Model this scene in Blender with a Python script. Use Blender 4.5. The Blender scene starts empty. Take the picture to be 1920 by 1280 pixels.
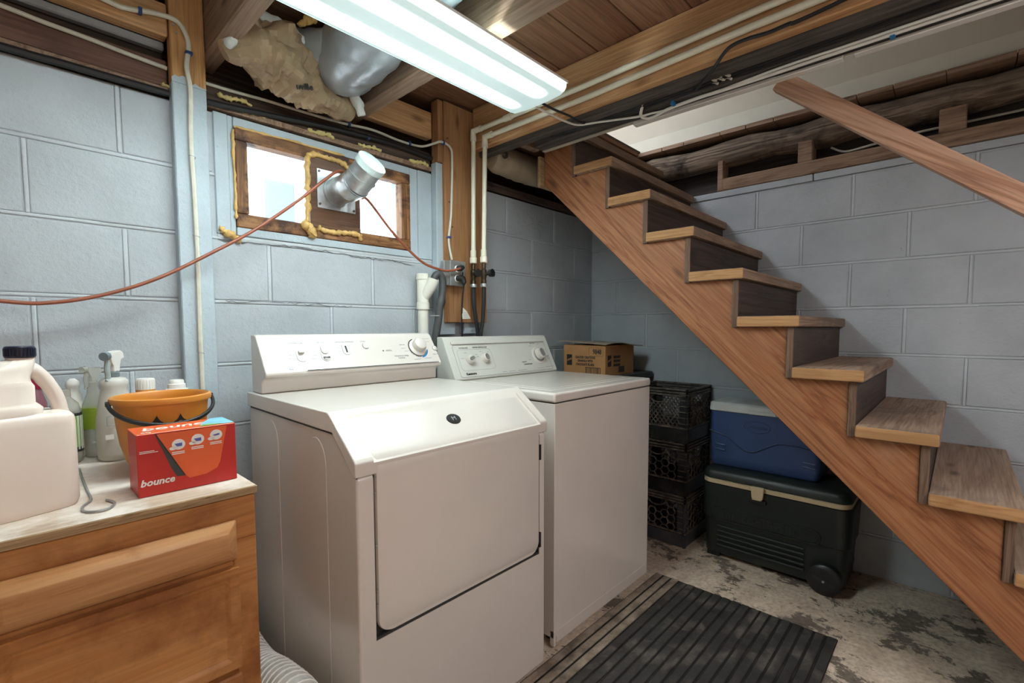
import bpy, bmesh, math, random
from mathutils import Vector, Matrix
random.seed(7)
scene = bpy.context.scene
COL = scene.collection
# ---------------------------------------------------------------- camera, world, exposure
YAW, PIT, ROL, FPX = 0.8235, -0.0630, -0.0015, 895.58
fw = Vector((math.sin(YAW)*math.cos(PIT), math.cos(YAW)*math.cos(PIT), math.sin(PIT)))
rt = Vector((math.cos(YAW), -math.sin(YAW), 0)); up = rt.cross(fw)
r2 = rt*math.cos(ROL) + up*math.sin(ROL); u2 = -rt*math.sin(ROL) + up*math.cos(ROL)
cam = bpy.data.cameras.new('camera'); camo = bpy.data.objects.new('camera', cam); COL.objects.link(camo)
cam.sensor_width = 36.0; cam.lens = FPX/1920*36; cam.clip_start = 0.02
cam.shift_x = -9.09/1920; cam.shift_y = 31.46/1920
camo.matrix_world = Matrix(((r2.x, u2.x, -fw.x, -2.6612), (r2.y, u2.y, -fw.y, -1.7921), (r2.z, u2.z, -fw.z, 1.1354), (0, 0, 0, 1)))
scene.camera = camo
w = bpy.data.worlds.new('world'); scene.world = w; w.use_nodes = True
w.node_tree.nodes['Background'].inputs[0].default_value = (0.86, 0.93, 1.0, 1)
w.node_tree.nodes['Background'].inputs[1].default_value = 9.0
vs = scene.view_settings
vs.view_transform = 'Standard'; vs.look = 'None'; vs.gamma = 1.0; vs.use_curve_mapping = False
vs.exposure = 0.42
LENS_E, LENS_BASE, WARM_FILL_E, COOL_FILL_E = 60.0, 0.42, 15.0, 17.0
scene.cycles.use_denoising = True
scene.cycles.max_bounces = 10; scene.cycles.diffuse_bounces = 5; scene.cycles.transparent_max_bounces = 12
scene.cycles.sample_clamp_indirect = 6.0
# ---------------------------------------------------------------- helpers
def tag(o, label=None, cat=None, group=None, kind=None):
    if label: o['label'] = label
    if cat: o['category'] = cat
    if group: o['group'] = group
    if kind: o['kind'] = kind
    return o
def thing(name, label, cat, loc=(0, 0, 0), group=None, kind=None):
    o = bpy.data.objects.new(name, None); COL.objects.link(o); o.location = loc; o.empty_display_size = .05
    return tag(o, label, cat, group, kind)
def world_of(o):
    m = Matrix.Translation(o.location) @ o.rotation_euler.to_matrix().to_4x4()
    return world_of(o.parent) @ o.matrix_parent_inverse @ m if o.parent else m
def attach(o, parent):
    if parent is not None:
        o.parent = parent; o.matrix_parent_inverse = world_of(parent).inverted()
def copy_tree(o, parent=None):
    c = o.copy(); COL.objects.link(c); c.parent = parent
    for ch in list(o.children): copy_tree(ch, c)
    return c
def catmull(pts, n=6, closed=False):
    P = [Vector(p) for p in pts]
    if len(P) < 3: return P
    out = []
    for i in range(len(P)-1):
        p0 = P[max(i-1, 0)]; p1 = P[i]; p2 = P[i+1]; p3 = P[min(i+2, len(P)-1)]
        for k in range(n):
            t = k/n
            out.append(0.5*((2*p1)+(p2-p0)*t+(2*p0-5*p1+4*p2-p3)*t*t+(3*p1-p0-3*p2+p3)*t**3))
    out.append(P[-1]); return out
class MB:
    def __init__(s): s.v = []; s.f = []
    def add(s, V, F):
        b = len(s.v); s.v += [tuple(x) for x in V]; s.f += [tuple(i+b for i in f) for f in F]; return s
    def box(s, x0, x1, y0, y1, z0, z1, M=None):
        V = [Vector((x, y, z)) for x in (x0, x1) for y in (y0, y1) for z in (z0, z1)]
        if M: V = [M @ v for v in V]
        return s.add(V, [(0, 1, 3, 2), (4, 6, 7, 5), (0, 4, 5, 1), (2, 3, 7, 6), (0, 2, 6, 4), (1, 5, 7, 3)])
    def prism(s, poly, a0, a1, axis=0, M=None):
        """poly in the two other axes (cyclic order), extruded along axis."""
        n = len(poly); V = []
        for a in (a0, a1):
            for (u, v) in poly:
                p = [0, 0, 0]; p[axis] = a; o = [i for i in range(3) if i != axis]; p[o[0]] = u; p[o[1]] = v
                V.append(Vector(p))
        if M: V = [M @ v for v in V]
        return s.add(V, [tuple(range(n))[::-1], tuple(range(n, 2*n))]+[(i, (i+1) % n, n+(i+1) % n, n+i) for i in range(n)])
    def bar(s, p, q, wd, ht, upv=(0, 0, 1)):
        p = Vector(p); q = Vector(q); d = (q-p).normalized(); u = Vector(upv); sd = d.cross(u)
        if sd.length < 1e-5: sd = d.cross(Vector((1, 0, 0)))
        sd.normalize(); u = sd.cross(d); V = []
        for e in (p, q):
            for a, b in ((-1, -1), (1, -1), (1, 1), (-1, 1)): V.append(e+sd*a*wd/2+u*b*ht/2)
        return s.add(V, [(3, 2, 1, 0), (4, 5, 6, 7), (0, 1, 5, 4), (1, 2, 6, 5), (2, 3, 7, 6), (3, 0, 4, 7)])
    def tube(s, pts, r, seg=8, smooth=0, cap=True, flat=1.0):
        P = catmull(pts, smooth) if smooth else [Vector(p) for p in pts]
        n = len(P); R = r if isinstance(r, (list, tuple)) else [r]*n
        if len(R) != n: R = [R[min(len(R)-1, int(i*(len(R)-1)/(n-1)+.5))] for i in range(n)]
        t0 = (P[1]-P[0]).normalized(); ref = Vector((0, 0, 1)) if abs(t0.z) < .9 else Vector((1, 0, 0))
        u = t0.cross(ref).normalized(); V = []
        for i in range(n):
            t = (P[min(i+1, n-1)]-P[max(i-1, 0)]).normalized()
            u = (u-t*u.dot(t)); u = u.normalized() if u.length > 1e-6 else t.cross(Vector((0, 1, .1))).normalized()
            b = t.cross(u)
            for k in range(seg):
                a = 2*math.pi*k/seg; V.append(P[i]+(u*math.cos(a)+b*math.sin(a)*flat)*R[i])
        F = [(i*seg+k, i*seg+(k+1) % seg, (i+1)*seg+(k+1) % seg, (i+1)*seg+k) for i in range(n-1) for k in range(seg)]
        if cap: F += [tuple(range(seg))[::-1], tuple(range((n-1)*seg, n*seg))]
        return s.add(V, F)
    def cyl(s, p, q, r, seg=20): return s.tube([p, q], r, seg)
    def lathe(s, prof, o=(0, 0, 0), seg=32, M=None, sx=1.0, sy=1.0, pw=2.0):
        """prof: (r,z) list, revolved about z at o; pw>2 gives a rounded-square section."""
        V = []; n = len(prof); o = Vector(o)
        for (r, z) in prof:
            for k in range(seg):
                a = 2*math.pi*k/seg; c, d = math.cos(a), math.sin(a)
                q = 1.0 if pw == 2 else (abs(c)**pw+abs(d)**pw)**(-1/pw)
                V.append(o+Vector((r*c*q*sx, r*d*q*sy, z)))
        if M: V = [M @ v for v in V]
        F = [(i*seg+k, i*seg+(k+1) % seg, (i+1)*seg+(k+1) % seg, (i+1)*seg+k) for i in range(n-1) for k in range(seg)]
        if prof[0][0] > 1e-6: F.append(tuple(range(seg))[::-1])
        if prof[-1][0] > 1e-6: F.append(tuple(range((n-1)*seg, n*seg)))
        return s.add(V, F)
    def mesh(s, name, mat, bevel=0, seg=2, smooth=True, angle=35, cut=None):
        bm = bmesh.new(); vs_ = [bm.verts.new(v) for v in s.v]
        for f in s.f:
            try: bm.faces.new([vs_[i] for i in f])
            except ValueError: pass
        bmesh.ops.remove_doubles(bm, verts=bm.verts, dist=1e-6)
        bmesh.ops.recalc_face_normals(bm, faces=bm.faces)
        if bevel:
            E_ = [e for e in bm.edges if len(e.link_faces) == 2 and e.calc_face_angle(0) > math.radians(28)]
            bmesh.ops.bevel(bm, geom=E_, offset=bevel, segments=seg, profile=.5, affect='EDGES', clamp_overlap=True)
        me = bpy.data.meshes.new(name); bm.to_mesh(me); bm.free()
        if mat is not None: me.materials.append(mat)
        if smooth:
            me.polygons.foreach_set('use_smooth', [True]*len(me.polygons)); me.set_sharp_from_angle(angle=math.radians(angle))
        return me
    def build(s, name, mat, parent=None, **k):
        cuts = k.pop('cut', None)
        me = s.mesh(name, mat, **k)
        o = bpy.data.objects.new(name, me); COL.objects.link(o)
        if cuts: cut_mesh(o, cuts)
        if k.get('bevel') and k.get('seg', 2) > 1 and k.get('smooth', True):
            wn = o.modifiers.new('weighted_normal', 'WEIGHTED_NORMAL'); wn.keep_sharp = True; wn.weight = 60
        attach(o, parent); return o
def cut_mesh(o, cutters):
    tmp = []
    for c in cutters:
        co = bpy.data.objects.new('cutter', c.mesh('cutter', None, smooth=False)); COL.objects.link(co); tmp.append(co)
        m = o.modifiers.new('cut', 'BOOLEAN'); m.operation = 'DIFFERENCE'; m.solver = 'EXACT'; m.object = co
    dg = bpy.context.evaluated_depsgraph_get(); dg.update()
    me = bpy.data.meshes.new_from_object(o.evaluated_get(dg))
    old = o.data; o.modifiers.clear(); o.data = me; me.name = o.name
    me.polygons.foreach_set('use_smooth', [True]*len(me.polygons)); me.set_sharp_from_angle(angle=math.radians(35))
    for co in tmp:
        d = co.data; bpy.data.objects.remove(co); bpy.data.meshes.remove(d)
def B(name, mat, parent, x0, x1, y0, y1, z0, z1, bevel=.002, seg=1):
    return MB().box(x0, x1, y0, y1, z0, z1).build(name, mat, parent, bevel=bevel, seg=seg)
def frame(o, u, v):
    """matrix whose local x,y,z run along u, v and the normal, at o."""
    u = Vector(u).normalized(); v = Vector(v); n = u.cross(v).normalized(); v = n.cross(u)
    return Matrix(((u.x, v.x, n.x, o[0]), (u.y, v.y, n.y, o[1]), (u.z, v.z, n.z, o[2]), (0, 0, 0, 1)))
def text(body, size, M, mat, parent, name='lettering', ext=.0004, align='CENTER', shear=0, sx=1.0, bold=0):
    c = bpy.data.curves.new(name, 'FONT'); c.body = body; c.size = size; c.extrude = ext; c.align_x = align; c.align_y = 'CENTER'
    c.shear = shear; c.resolution_u = 2; c.offset = bold
    t = bpy.data.objects.new(name, c); COL.objects.link(t)
    dg = bpy.context.evaluated_depsgraph_get(); dg.update()
    me = bpy.data.meshes.new_from_object(t.evaluated_get(dg)); bpy.data.objects.remove(t); bpy.data.curves.remove(c)
    me.transform(M @ Matrix.Diagonal((sx, 1, 1, 1))); me.name = name; me.materials.clear(); me.materials.append(mat)
    o = bpy.data.objects.new(name, me); COL.objects.link(o); attach(o, parent); return o
# ---------------------------------------------------------------- materials
class NT:
    def __init__(s, name):
        s.m = bpy.data.materials.new(name); s.m.use_nodes = True; s.t = s.m.node_tree
        s.b = s.t.nodes['Principled BSDF']; s.out = s.t.nodes['Material Output']
    def n(s, typ, **k):
        x = s.t.nodes.new(typ)
        for a, v in k.items():
            if a.startswith('i_'):
                key = a[2:]; key = int(key) if key.isdigit() else key.replace('_', ' ')
                x.inputs[key].default_value = v
            else: setattr(x, a, v)
        return x
    def l(s, a, b): s.t.links.new(a, b)
    def coord(s, rot=(0, 0, 0), sc=(1, 1, 1)):
        g = s.n('ShaderNodeNewGeometry'); mp = s.n('ShaderNodeMapping', vector_type='POINT')
        mp.inputs['Rotation'].default_value = rot; mp.inputs['Scale'].default_value = sc
        mp.inputs['Scale'].default_value = (1, 1, 1); s.l(g.outputs['Position'], mp.inputs['Vector'])
        q = s.n('ShaderNodeVectorMath', operation='MULTIPLY'); q.inputs[1].default_value = sc; s.l(mp.outputs['Vector'], q.inputs[0])
        return q.outputs['Vector']
    def noise(s, vec, scale, detail=4, rough=.55, dist=0):
        x = s.n('ShaderNodeTexNoise'); x.inputs['Scale'].default_value = scale; x.inputs['Detail'].default_value = detail
        x.inputs['Roughness'].default_value = rough; x.inputs['Distortion'].default_value = dist
        s.l(vec, x.inputs['Vector']); return x.outputs['Fac']
    def ramp(s, fac, stops, interp='LINEAR'):
        r = s.n('ShaderNodeValToRGB'); e = r.color_ramp.elements; r.color_ramp.interpolation = interp
        while len(e) < len(stops): e.new(.5)
        for el, (p, c) in zip(e, stops):
            el.position = p; el.color = (c, c, c, 1) if isinstance(c, (int, float)) else (*c, 1)
        s.l(fac, r.inputs['Fac']); return r.outputs['Color']
    def mix(s, fac, a, b, mode='MIX'):
        x = s.n('ShaderNodeMix', data_type='RGBA', blend_type=mode)
        for sock, v in ((x.inputs[0], fac), (x.inputs[6], a), (x.inputs[7], b)):
            if hasattr(v, 'is_output'): s.l(v, sock)
            elif isinstance(v, (int, float)): sock.default_value = v
            else: sock.default_value = (*v, 1)
        return x.outputs[2]
    def bump(s, h, strength, dist=.01, prev=None):
        x = s.n('ShaderNodeBump'); x.inputs['Strength'].default_value = strength; x.inputs['Distance'].default_value = dist
        s.l(h, x.inputs['Height'])
        if prev is not None: s.l(prev, x.inputs['Normal'])
        return x.outputs['Normal']
    def fin(s, col=None, rough=.5, nrm=None, metal=0, spec=.5, coat=0):
        if col is not None:
            if hasattr(col, 'is_output'): s.l(col, s.b.inputs['Base Color'])
            else: s.b.inputs['Base Color'].default_value = (*col, 1)
        if hasattr(rough, 'is_output'): s.l(rough, s.b.inputs['Roughness'])
        else: s.b.inputs['Roughness'].default_value = rough
        if nrm is not None: s.l(nrm, s.b.inputs['Normal'])
        s.b.inputs['Metallic'].default_value = metal; s.b.inputs['Specular IOR Level'].default_value = spec
        s.b.inputs['Coat Weight'].default_value = coat
        return s.m
def plain(name, col, rough=.5, var=.12, scale=18, bump=.05, bscale=120, metal=0, spec=.5, coat=0, dirt=None, dthr=(.60, .75), dscale=9):
    N = NT(name); v = N.coord(); f = N.noise(v, scale, 5)
    lo = tuple(c*(1-var) for c in col); hi = tuple(min(1, c*(1+var)) for c in col)
    c = N.ramp(f, [(.3, lo), (.7, hi)])
    if dirt:
        d = N.ramp(N.noise(v, dscale, 8, .7), [(dthr[0], 0.0), (dthr[1], 1.0)]); c = N.mix(d, c, dirt)
    nb = N.bump(N.noise(v, bscale, 3), bump, .004) if bump else None
    return N.fin(c, rough, nb, metal, spec, coat)
def wood(name, dark, mid, light, axis=0, rot=(0, 0, 0), rough=.7, ring=9, fine=.35, stain=None, knots=True, bump=.15, sthr=(.52, .68), sscale=3.0):
    N = NT(name); big = [ring]*3; big[axis] = ring*.07; fin_ = [150]*3; fin_[axis] = 5; kn = [9]*3; kn[axis] = 3.2
    v = N.coord(rot, big); a = N.noise(v, 1.0, 5, .6, 1.2)
    wv = N.n('ShaderNodeMath', operation='MULTIPLY', i_1=7.0); N.l(a, wv.inputs[0])
    fr = N.n('ShaderNodeMath', operation='PINGPONG', i_1=1.0); N.l(wv.outputs[0], fr.inputs[0])
    dk_ = tuple(.55*a_+.45*b_ for a_, b_ in zip(dark, mid)); c = N.ramp(fr.outputs[0], [(0, mid), (.55, light), (.88, mid), (1, dk_)])
    b = N.noise(N.coord(rot, fin_), 1.0, 3)
    g = N.ramp(b, [(.3, 1-fine), (.65, 1.0)]); c = N.mix(1.0, c, g, 'MULTIPLY')
    if knots:
        vo = N.n('ShaderNodeTexVoronoi'); vo.inputs['Scale'].default_value = 1.0; N.l(N.coord(rot, kn), vo.inputs['Vector'])
        k = N.ramp(vo.outputs['Distance'], [(.05, .75), (.16, 0.0)]); c = N.mix(k, c, tuple(x*.45 for x in dark))
    if stain:
        st = N.ramp(N.noise(N.coord(), sscale, 7, .62), [(sthr[0], 0.0), (sthr[1], 1.0)]); c = N.mix(st, c, stain)
    nb = N.bump(b, bump, .003); nb = N.bump(fr.outputs[0], bump*.6, .003, nb)
    return N.fin(c, rough, nb, spec=.35)
def block_paint(name, col, chip=(.62, .58, .50)):
    N = NT(name); v = N.coord()
    c = N.ramp(N.noise(v, 3.0, 6), [(.3, tuple(x*.82 for x in col)), (.7, tuple(min(1, x*1.08) for x in col))])
    pits = N.noise(v, 70, 6, .68); pm = N.ramp(pits, [(.28, 1.0), (.35, 0.0)])
    sp = N.noise(v, 26, 9, .78); zone = N.ramp(N.noise(v, 2.6, 3), [(.46, 0.0), (.62, 1.0)])
    sm = N.ramp(sp, [(.635, 0.0), (.68, 1.0)]); sm = N.mix(1.0, sm, zone, 'MULTIPLY')
    c = N.mix(sm, c, (.20, .19, .18)); c = N.mix(N.mix(.5, (0, 0, 0), pm), c, tuple(x*.55 for x in col))
    ch = N.ramp(N.noise(v, 11, 8, .7), [(.745, 0.0), (.755, 1.0)]); c = N.mix(ch, c, chip)
    nb = N.bump(N.noise(v, 6.5, 6, .6), .25, .02); nb = N.bump(pits, .42, .007, nb); nb = N.bump(N.noise(v, 28, 7, .72), .32, .010, nb)
    return N.fin(c, .62, nb, spec=.35)
def emit(name, col, e):
    N = NT(name); N.b.inputs['Base Color'].default_value = (*col, 1); N.b.inputs['Emission Color'].default_value = (*col, 1)
    N.b.inputs['Emission Strength'].default_value = e; N.b.inputs['Roughness'].default_value = .6; return N.m
M_ = {}
M_['wall'] = block_paint('painted_block', (.47, .503, .540))
M_['mortar'] = block_paint('painted_mortar', (.56, .595, .63))
M_['trimpaint'] = block_paint('painted_board', (.47, .545, .60))
M_['enamel'] = plain('cream_enamel', (.685, .635, .585), .22, .03, 4, .02, 60, coat=.35, dirt=(.52, .47, .40), dthr=(.68, .86), dscale=5)
M_['enamel_dirty'] = plain('console_plastic', (.64, .64, .585), .34, .03, 6, .02, 90, coat=.2)
M_['enamel_dark'] = plain('seam_black', (.03, .03, .03), .6, .1)
M_['orange'] = wood('new_pine', (.44, .19, .07), (.60, .33, .15), (.68, .41, .21), 1, ring=7, rough=.6)
M_['orange_x'] = wood('new_pine_x', (.42, .19, .07), (.60, .33, .15), (.68, .41, .21), 0, ring=7, rough=.6)
M_['post'] = wood('post_pine', (.36, .155, .05), (.55, .275, .105), (.64, .35, .15), 2, ring=8, rough=.6)
M_['board'] = wood('panel_pine', (.20, .085, .035), (.36, .175, .075), (.43, .225, .105), 2, ring=6, rough=.6)
M_['joist'] = wood('old_joist', (.16, .095, .058), (.28, .175, .115), (.37, .245, .17), 1, ring=6, rough=.8)
M_['dark_y'] = wood('dark_beam', (.03, .025, .022), (.072, .060, .053), (.115, .098, .088), 1, ring=8, rough=.85)
M_['dark_x'] = wood('dark_sill', (.022, .015, .012), (.065, .042, .032), (.12, .075, .055), 0, ring=8, rough=.85, stain=(.10, .045, .03))
M_['log'] = wood('bark_log', (.03, .022, .017), (.12, .085, .064), (.30, .225, .165), 1, ring=7, rough=.9, bump=.6, stain=(.022, .016, .012), sthr=(.5, .6))
M_['plank'] = wood('subfloor_plank', (.13, .052, .028), (.215, .095, .05), (.27, .13, .07), 0, ring=6, rough=.75, stain=(.22, .13, .075), sthr=(.60, .72))
M_['stringer'] = wood('stringer_fir', (.165, .055, .021), (.325, .125, .05), (.39, .17, .078), 1, rot=(-math.atan2(.1724, .181), 0, 0), ring=8, rough=.5, stain=(.42, .25, .15), sthr=(.60, .82))
M_['rail'] = wood('rail_fir', (.24, .11, .06), (.48, .26, .165), (.56, .34, .23), 1, rot=(-math.atan2(.46, .6), 0, 0), ring=7, rough=.38)
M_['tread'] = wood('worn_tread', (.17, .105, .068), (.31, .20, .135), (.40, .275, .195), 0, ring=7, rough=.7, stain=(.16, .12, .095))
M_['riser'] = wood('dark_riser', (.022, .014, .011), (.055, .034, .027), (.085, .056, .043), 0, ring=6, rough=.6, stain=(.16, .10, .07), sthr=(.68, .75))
M_['cab'] = wood('cabinet_maple', (.36, .13, .035), (.46, .19, .055), (.52, .24, .08), 0, ring=4, rough=.36, fine=.18, knots=False, bump=.04, stain=(.22, .072, .02), sthr=(.50, .66), sscale=4)
M_['cab2'] = wood('drawer_maple', (.42, .18, .065), (.52, .25, .10), (.57, .30, .13), 0, ring=4, rough=.36, fine=.18, knots=False, bump=.04, stain=(.28, .10, .035), sthr=(.52, .68), sscale=5)
M_['ply'] = wood('worn_plywood', (.36, .25, .17), (.52, .39, .29), (.60, .48, .38), 0, ring=3, rough=.75, fine=.15, stain=(.70, .62, .55), sthr=(.44, .56), sscale=5)
M_['plyedge'] = wood('plywood_edge', (.13, .07, .035), (.33, .21, .11), (.46, .31, .17), 0, ring=40, rough=.85, knots=False)
M_['winwood'] = wood('window_wood', (.08, .034, .014), (.24, .105, .04), (.37, .18, .075), 0, ring=8, rough=.6, stain=(.06, .025, .014), sthr=(.48, .60), sscale=11)
M_['winwood_z'] = wood('window_wood_z', (.08, .034, .014), (.24, .105, .04), (.37, .18, .075), 2, ring=8, rough=.6, stain=(.06, .025, .014), sthr=(.50, .62), sscale=11)
M_['ventwood'] = wood('vent_plywood', (.06, .026, .014), (.12, .055, .028), (.16, .078, .042), 0, ring=9, rough=.5, knots=False)
M_['foam'] = plain('expanding_foam', (.60, .38, .13), .5, .25, 30, .3, 60)
M_['foam_y'] = plain('yellow_foam', (.62, .50, .20), .6, .2, 30, .3, 60)
M_['galv'] = plain('galvanised_metal', (.50, .52, .53), .36, .28, 22, .06, 50, metal=.85)
M_['steel'] = plain('grey_steel', (.42, .44, .44), .42, .15, 30, .04, 90, metal=.7)
M_['brass'] = plain('tarnished_brass', (.085, .068, .045), .4, .3, 60, .1, metal=.8)
M_['black'] = plain('black_plastic', (.014, .014, .015), .42, .2, 30, .05)
M_['rubberhose'] = plain('black_rubber', (.02, .021, .022), .5, .2, 30, .03)
M_['greyhose'] = plain('drain_hose', (.055, .057, .058), .5, .25, 14, .05)
M_['pvc'] = plain('white_pvc', (.74, .72, .64), .42, .06, 10, .02)
M_['cpvc'] = plain('cream_pipe', (.82, .79, .64), .4, .06, 12, .02)
M_['nm'] = plain('cable_sheath', (.68, .655, .56), .5, .08, 40, .05)
M_['whitewire'] = plain('white_wire', (.80, .78, .73), .45, .05, 40, 0)
M_['blue'] = plain('blue_staple', (.03, .07, .22), .4, .1, 30, 0)
M_['cord'] = plain('rust_cord', (.28, .075, .035), .45, .15, 30, .02)
M_['kraft'] = plain('kraft_paper', (.40, .285, .175), .62, .18, 12, .5, 22)
M_['kraft2'] = plain('dull_kraft_paper', (.33, .26, .18), .65, .2, 12, .4, 22)
M_['fibre'] = plain('fibreglass', (.78, .80, .78), .9, .1, 40, .6, 60)
M_['foil'] = plain('silver_film', (.36, .38, .40), .28, .12, 8, .5, 30, metal=.25)
M_['print'] = plain('dark_print', (.05, .042, .035), .6, .1, 40, 0)
M_['ink'] = plain('grey_ink', (.30, .31, .31), .5, .05, 40, 0)
M_['inkblue'] = plain('blue_ink', (.02, .20, .46), .4, .05, 40, 0)
M_['inkblack'] = plain('black_ink', (.02, .02, .02), .5, .05, 40, 0)
M_['white'] = plain('white_plastic', (.82, .80, .76), .35, .03, 10, 0)
M_['jug'] = plain('jug_plastic', (.80, .70, .62), .38, .03, 4, .02, 40)
M_['jugcap'] = plain('navy_cap', (.012, .014, .035), .35, .1)
M_['bucket'] = plain('orange_plastic', (.62, .235, .03), .4, .06, 6, .04, 60, dirt=(.40, .17, .04), dthr=(.62, .8))
M_['red'] = plain('red_card', (.50, .022, .016), .38, .05, 8, 0)
M_['orangered'] = plain('orange_card', (.72, .115, .03), .4, .06, 8, .03, 40)
M_['skyblue'] = plain('sky_print', (.22, .56, .78), .4, .2, 30, 0)
M_['green'] = plain('green_print', (.22, .46, .10), .4, .15, 30, 0)
M_['lime'] = plain('lime_label', (.36, .50, .05), .4, .08, 30, 0)
M_['darkgreen'] = plain('dark_green_plastic', (.015, .020, .0175), .42, .15, 8, .08, 90)
M_['tan'] = plain('tan_plastic', (.60, .46, .29), .45, .06, 12, .02)
M_['coolerblue'] = plain('blue_plastic', (.040, .075, .19), .45, .08, 8, .05, 90)
M_['coolerwhite'] = plain('greyish_white_plastic', (.62, .64, .62), .45, .1, 8, .03, dirt=(.22, .21, .18), dthr=(.62, .8))
M_['cratebar'] = plain('dusty_lit_crate_rib', (.075, .065, .055), .4, .3, 30, .1, 60, dirt=(.26, .21, .165), dthr=(.45, .70), dscale=25)  # paler than the crate: dust, plus lit rib edges put into the colour
M_['crate'] = plain('crate_black', (.020, .020, .021), .38, .25, 12, .1, 60, dirt=(.08, .07, .06), dthr=(.5, .8), dscale=12)
M_['crateblue'] = plain('crate_charcoal', (.05, .054, .066), .42, .25, 12, .1, 60, dirt=(.09, .08, .075), dthr=(.5, .8), dscale=12)
M_['bin'] = plain('bin_grey', (.05, .05, .05), .5, .2)
M_['card'] = plain('cardboard', (.42, .215, .085), .7, .08, 14, .1, 90)
M_['cardtop'] = plain('dusty_cardboard', (.34, .27, .20), .8, .15, 14, .1, 90)
M_['rubber'] = plain('mat_rubber', (.040, .037, .034), .42, .35, 16, .25, 70, dirt=(.17, .145, .12), dthr=(.50, .72), dscale=9)
M_['rubber_dusty'] = plain('dusty_mat_rubber', (.15, .115, .085), .7, .3, 16, .25, 70, dirt=(.36, .29, .22), dthr=(.40, .62), dscale=9)
M_['rubber2'] = plain('mat_groove', (.012, .011, .010), .7, .3, 16, .1, dirt=(.07, .05, .035), dthr=(.52, .72), dscale=7)
M_['drywall'] = plain('beige_drywall', (.50, .45, .365), .8, .06, 5, .12, 160)
M_['primer'] = plain('primer_band', (.58, .545, .46), .75, .04, 8, .05)
M_['hall_dark'] = plain('dark_hallway_tone', (.05, .012, .012), .5, .1)
M_['mauve'] = plain('mauve_plastic', (.22, .09, .11), .3, .1)
M_['crimson'] = plain('crimson_plastic', (.30, .008, .045), .35, .1)
M_['clearduct'] = plain('cloudy_duct_film', (.55, .53, .50), .25, .2, 30, .3, 40, spec=.8)
M_['darkgreen2'] = plain('dark_green_emboss', (.022, .028, .025), .4, .1)
M_['coolerblue2'] = plain('blue_groove', (.022, .042, .12), .5, .1)
M_['blueprint'] = plain('violet_print', (.10, .11, .36), .4, .05, 40, 0)
M_['sillred'] = wood('red_brown_sill', (.07, .033, .022), (.15, .078, .055), (.21, .115, .085), 0, ring=7, rough=.85, stain=(.09, .05, .04))
M_['tag_paper'] = plain('paper_tag', (.76, .74, .68), .7, .03)
M_['wallfar'] = plain('plain_far_wall', (.66, .65, .62), .8, .06, 4, .15, 60)
N = NT('floor_concrete'); v = N.coord()
base = N.ramp(N.noise(v, 6, 8, .65), [(.3, (.135, .102, .08)), (.7, (.26, .21, .17))])
pn = N.noise(N.coord(sc=(1.15, .8, 1)), 4.2, 14, .80, .2); flake = N.ramp(pn, [(.462, 0.0), (.472, 1.0)])
paint = N.ramp(N.noise(v, 14, 6), [(.3, (.56, .44, .335)), (.7, (.77, .63, .495))])
c = N.mix(flake, base, paint)
dk = N.ramp(N.noise(v, 6.0, 14, .82, .2), [(.615, 0.0), (.63, 1.0)]); c = N.mix(dk, c, (.075, .06, .05))
gr = N.ramp(N.noise(v, 60, 5), [(.35, .72), (.6, 1.0)]); c = N.mix(1.0, c, gr, 'MULTIPLY')
nb = N.bump(flake, .3, .004); nb = N.bump(N.noise(v, 40, 6, .7), .25, .006, nb)
M_['floor'] = N.fin(c, .68, nb, spec=.35)
N = NT('window_glass'); t = N.n('ShaderNodeBsdfTransparent'); t.inputs[0].default_value = (.93, .96, .97, 1)
gl = N.n('ShaderNodeBsdfGlossy', i_Roughness=.08); mx = N.n('ShaderNodeMixShader', i_0=.07)
N.l(t.outputs[0], mx.inputs[1]); N.l(gl.outputs[0], mx.inputs[2]); N.l(mx.outputs[0], N.out.inputs[0]); M_['glass'] = N.m
N = NT('clear_bottle'); t = N.n('ShaderNodeBsdfTransparent'); t.inputs[0].default_value = (.90, .90, .86, 1)
mx = N.n('ShaderNodeMixShader', i_0=.38); N.fin((.62, .60, .55), .2); N.l(t.outputs[0], mx.inputs[1]); N.l(N.b.outputs[0], mx.inputs[2]); N.l(mx.outputs[0], N.out.inputs[0]); M_['clear'] = N.m
N = NT('frosted_bottle'); t = N.n('ShaderNodeBsdfTransparent'); t.inputs[0].default_value = (.92, .92, .88, 1)
mx = N.n('ShaderNodeMixShader', i_0=.80); N.fin((.72, .70, .64), .35); N.l(t.outputs[0], mx.inputs[1]); N.l(N.b.outputs[0], mx.inputs[2]); N.l(mx.outputs[0], N.out.inputs[0]); M_['frost'] = N.m
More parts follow.
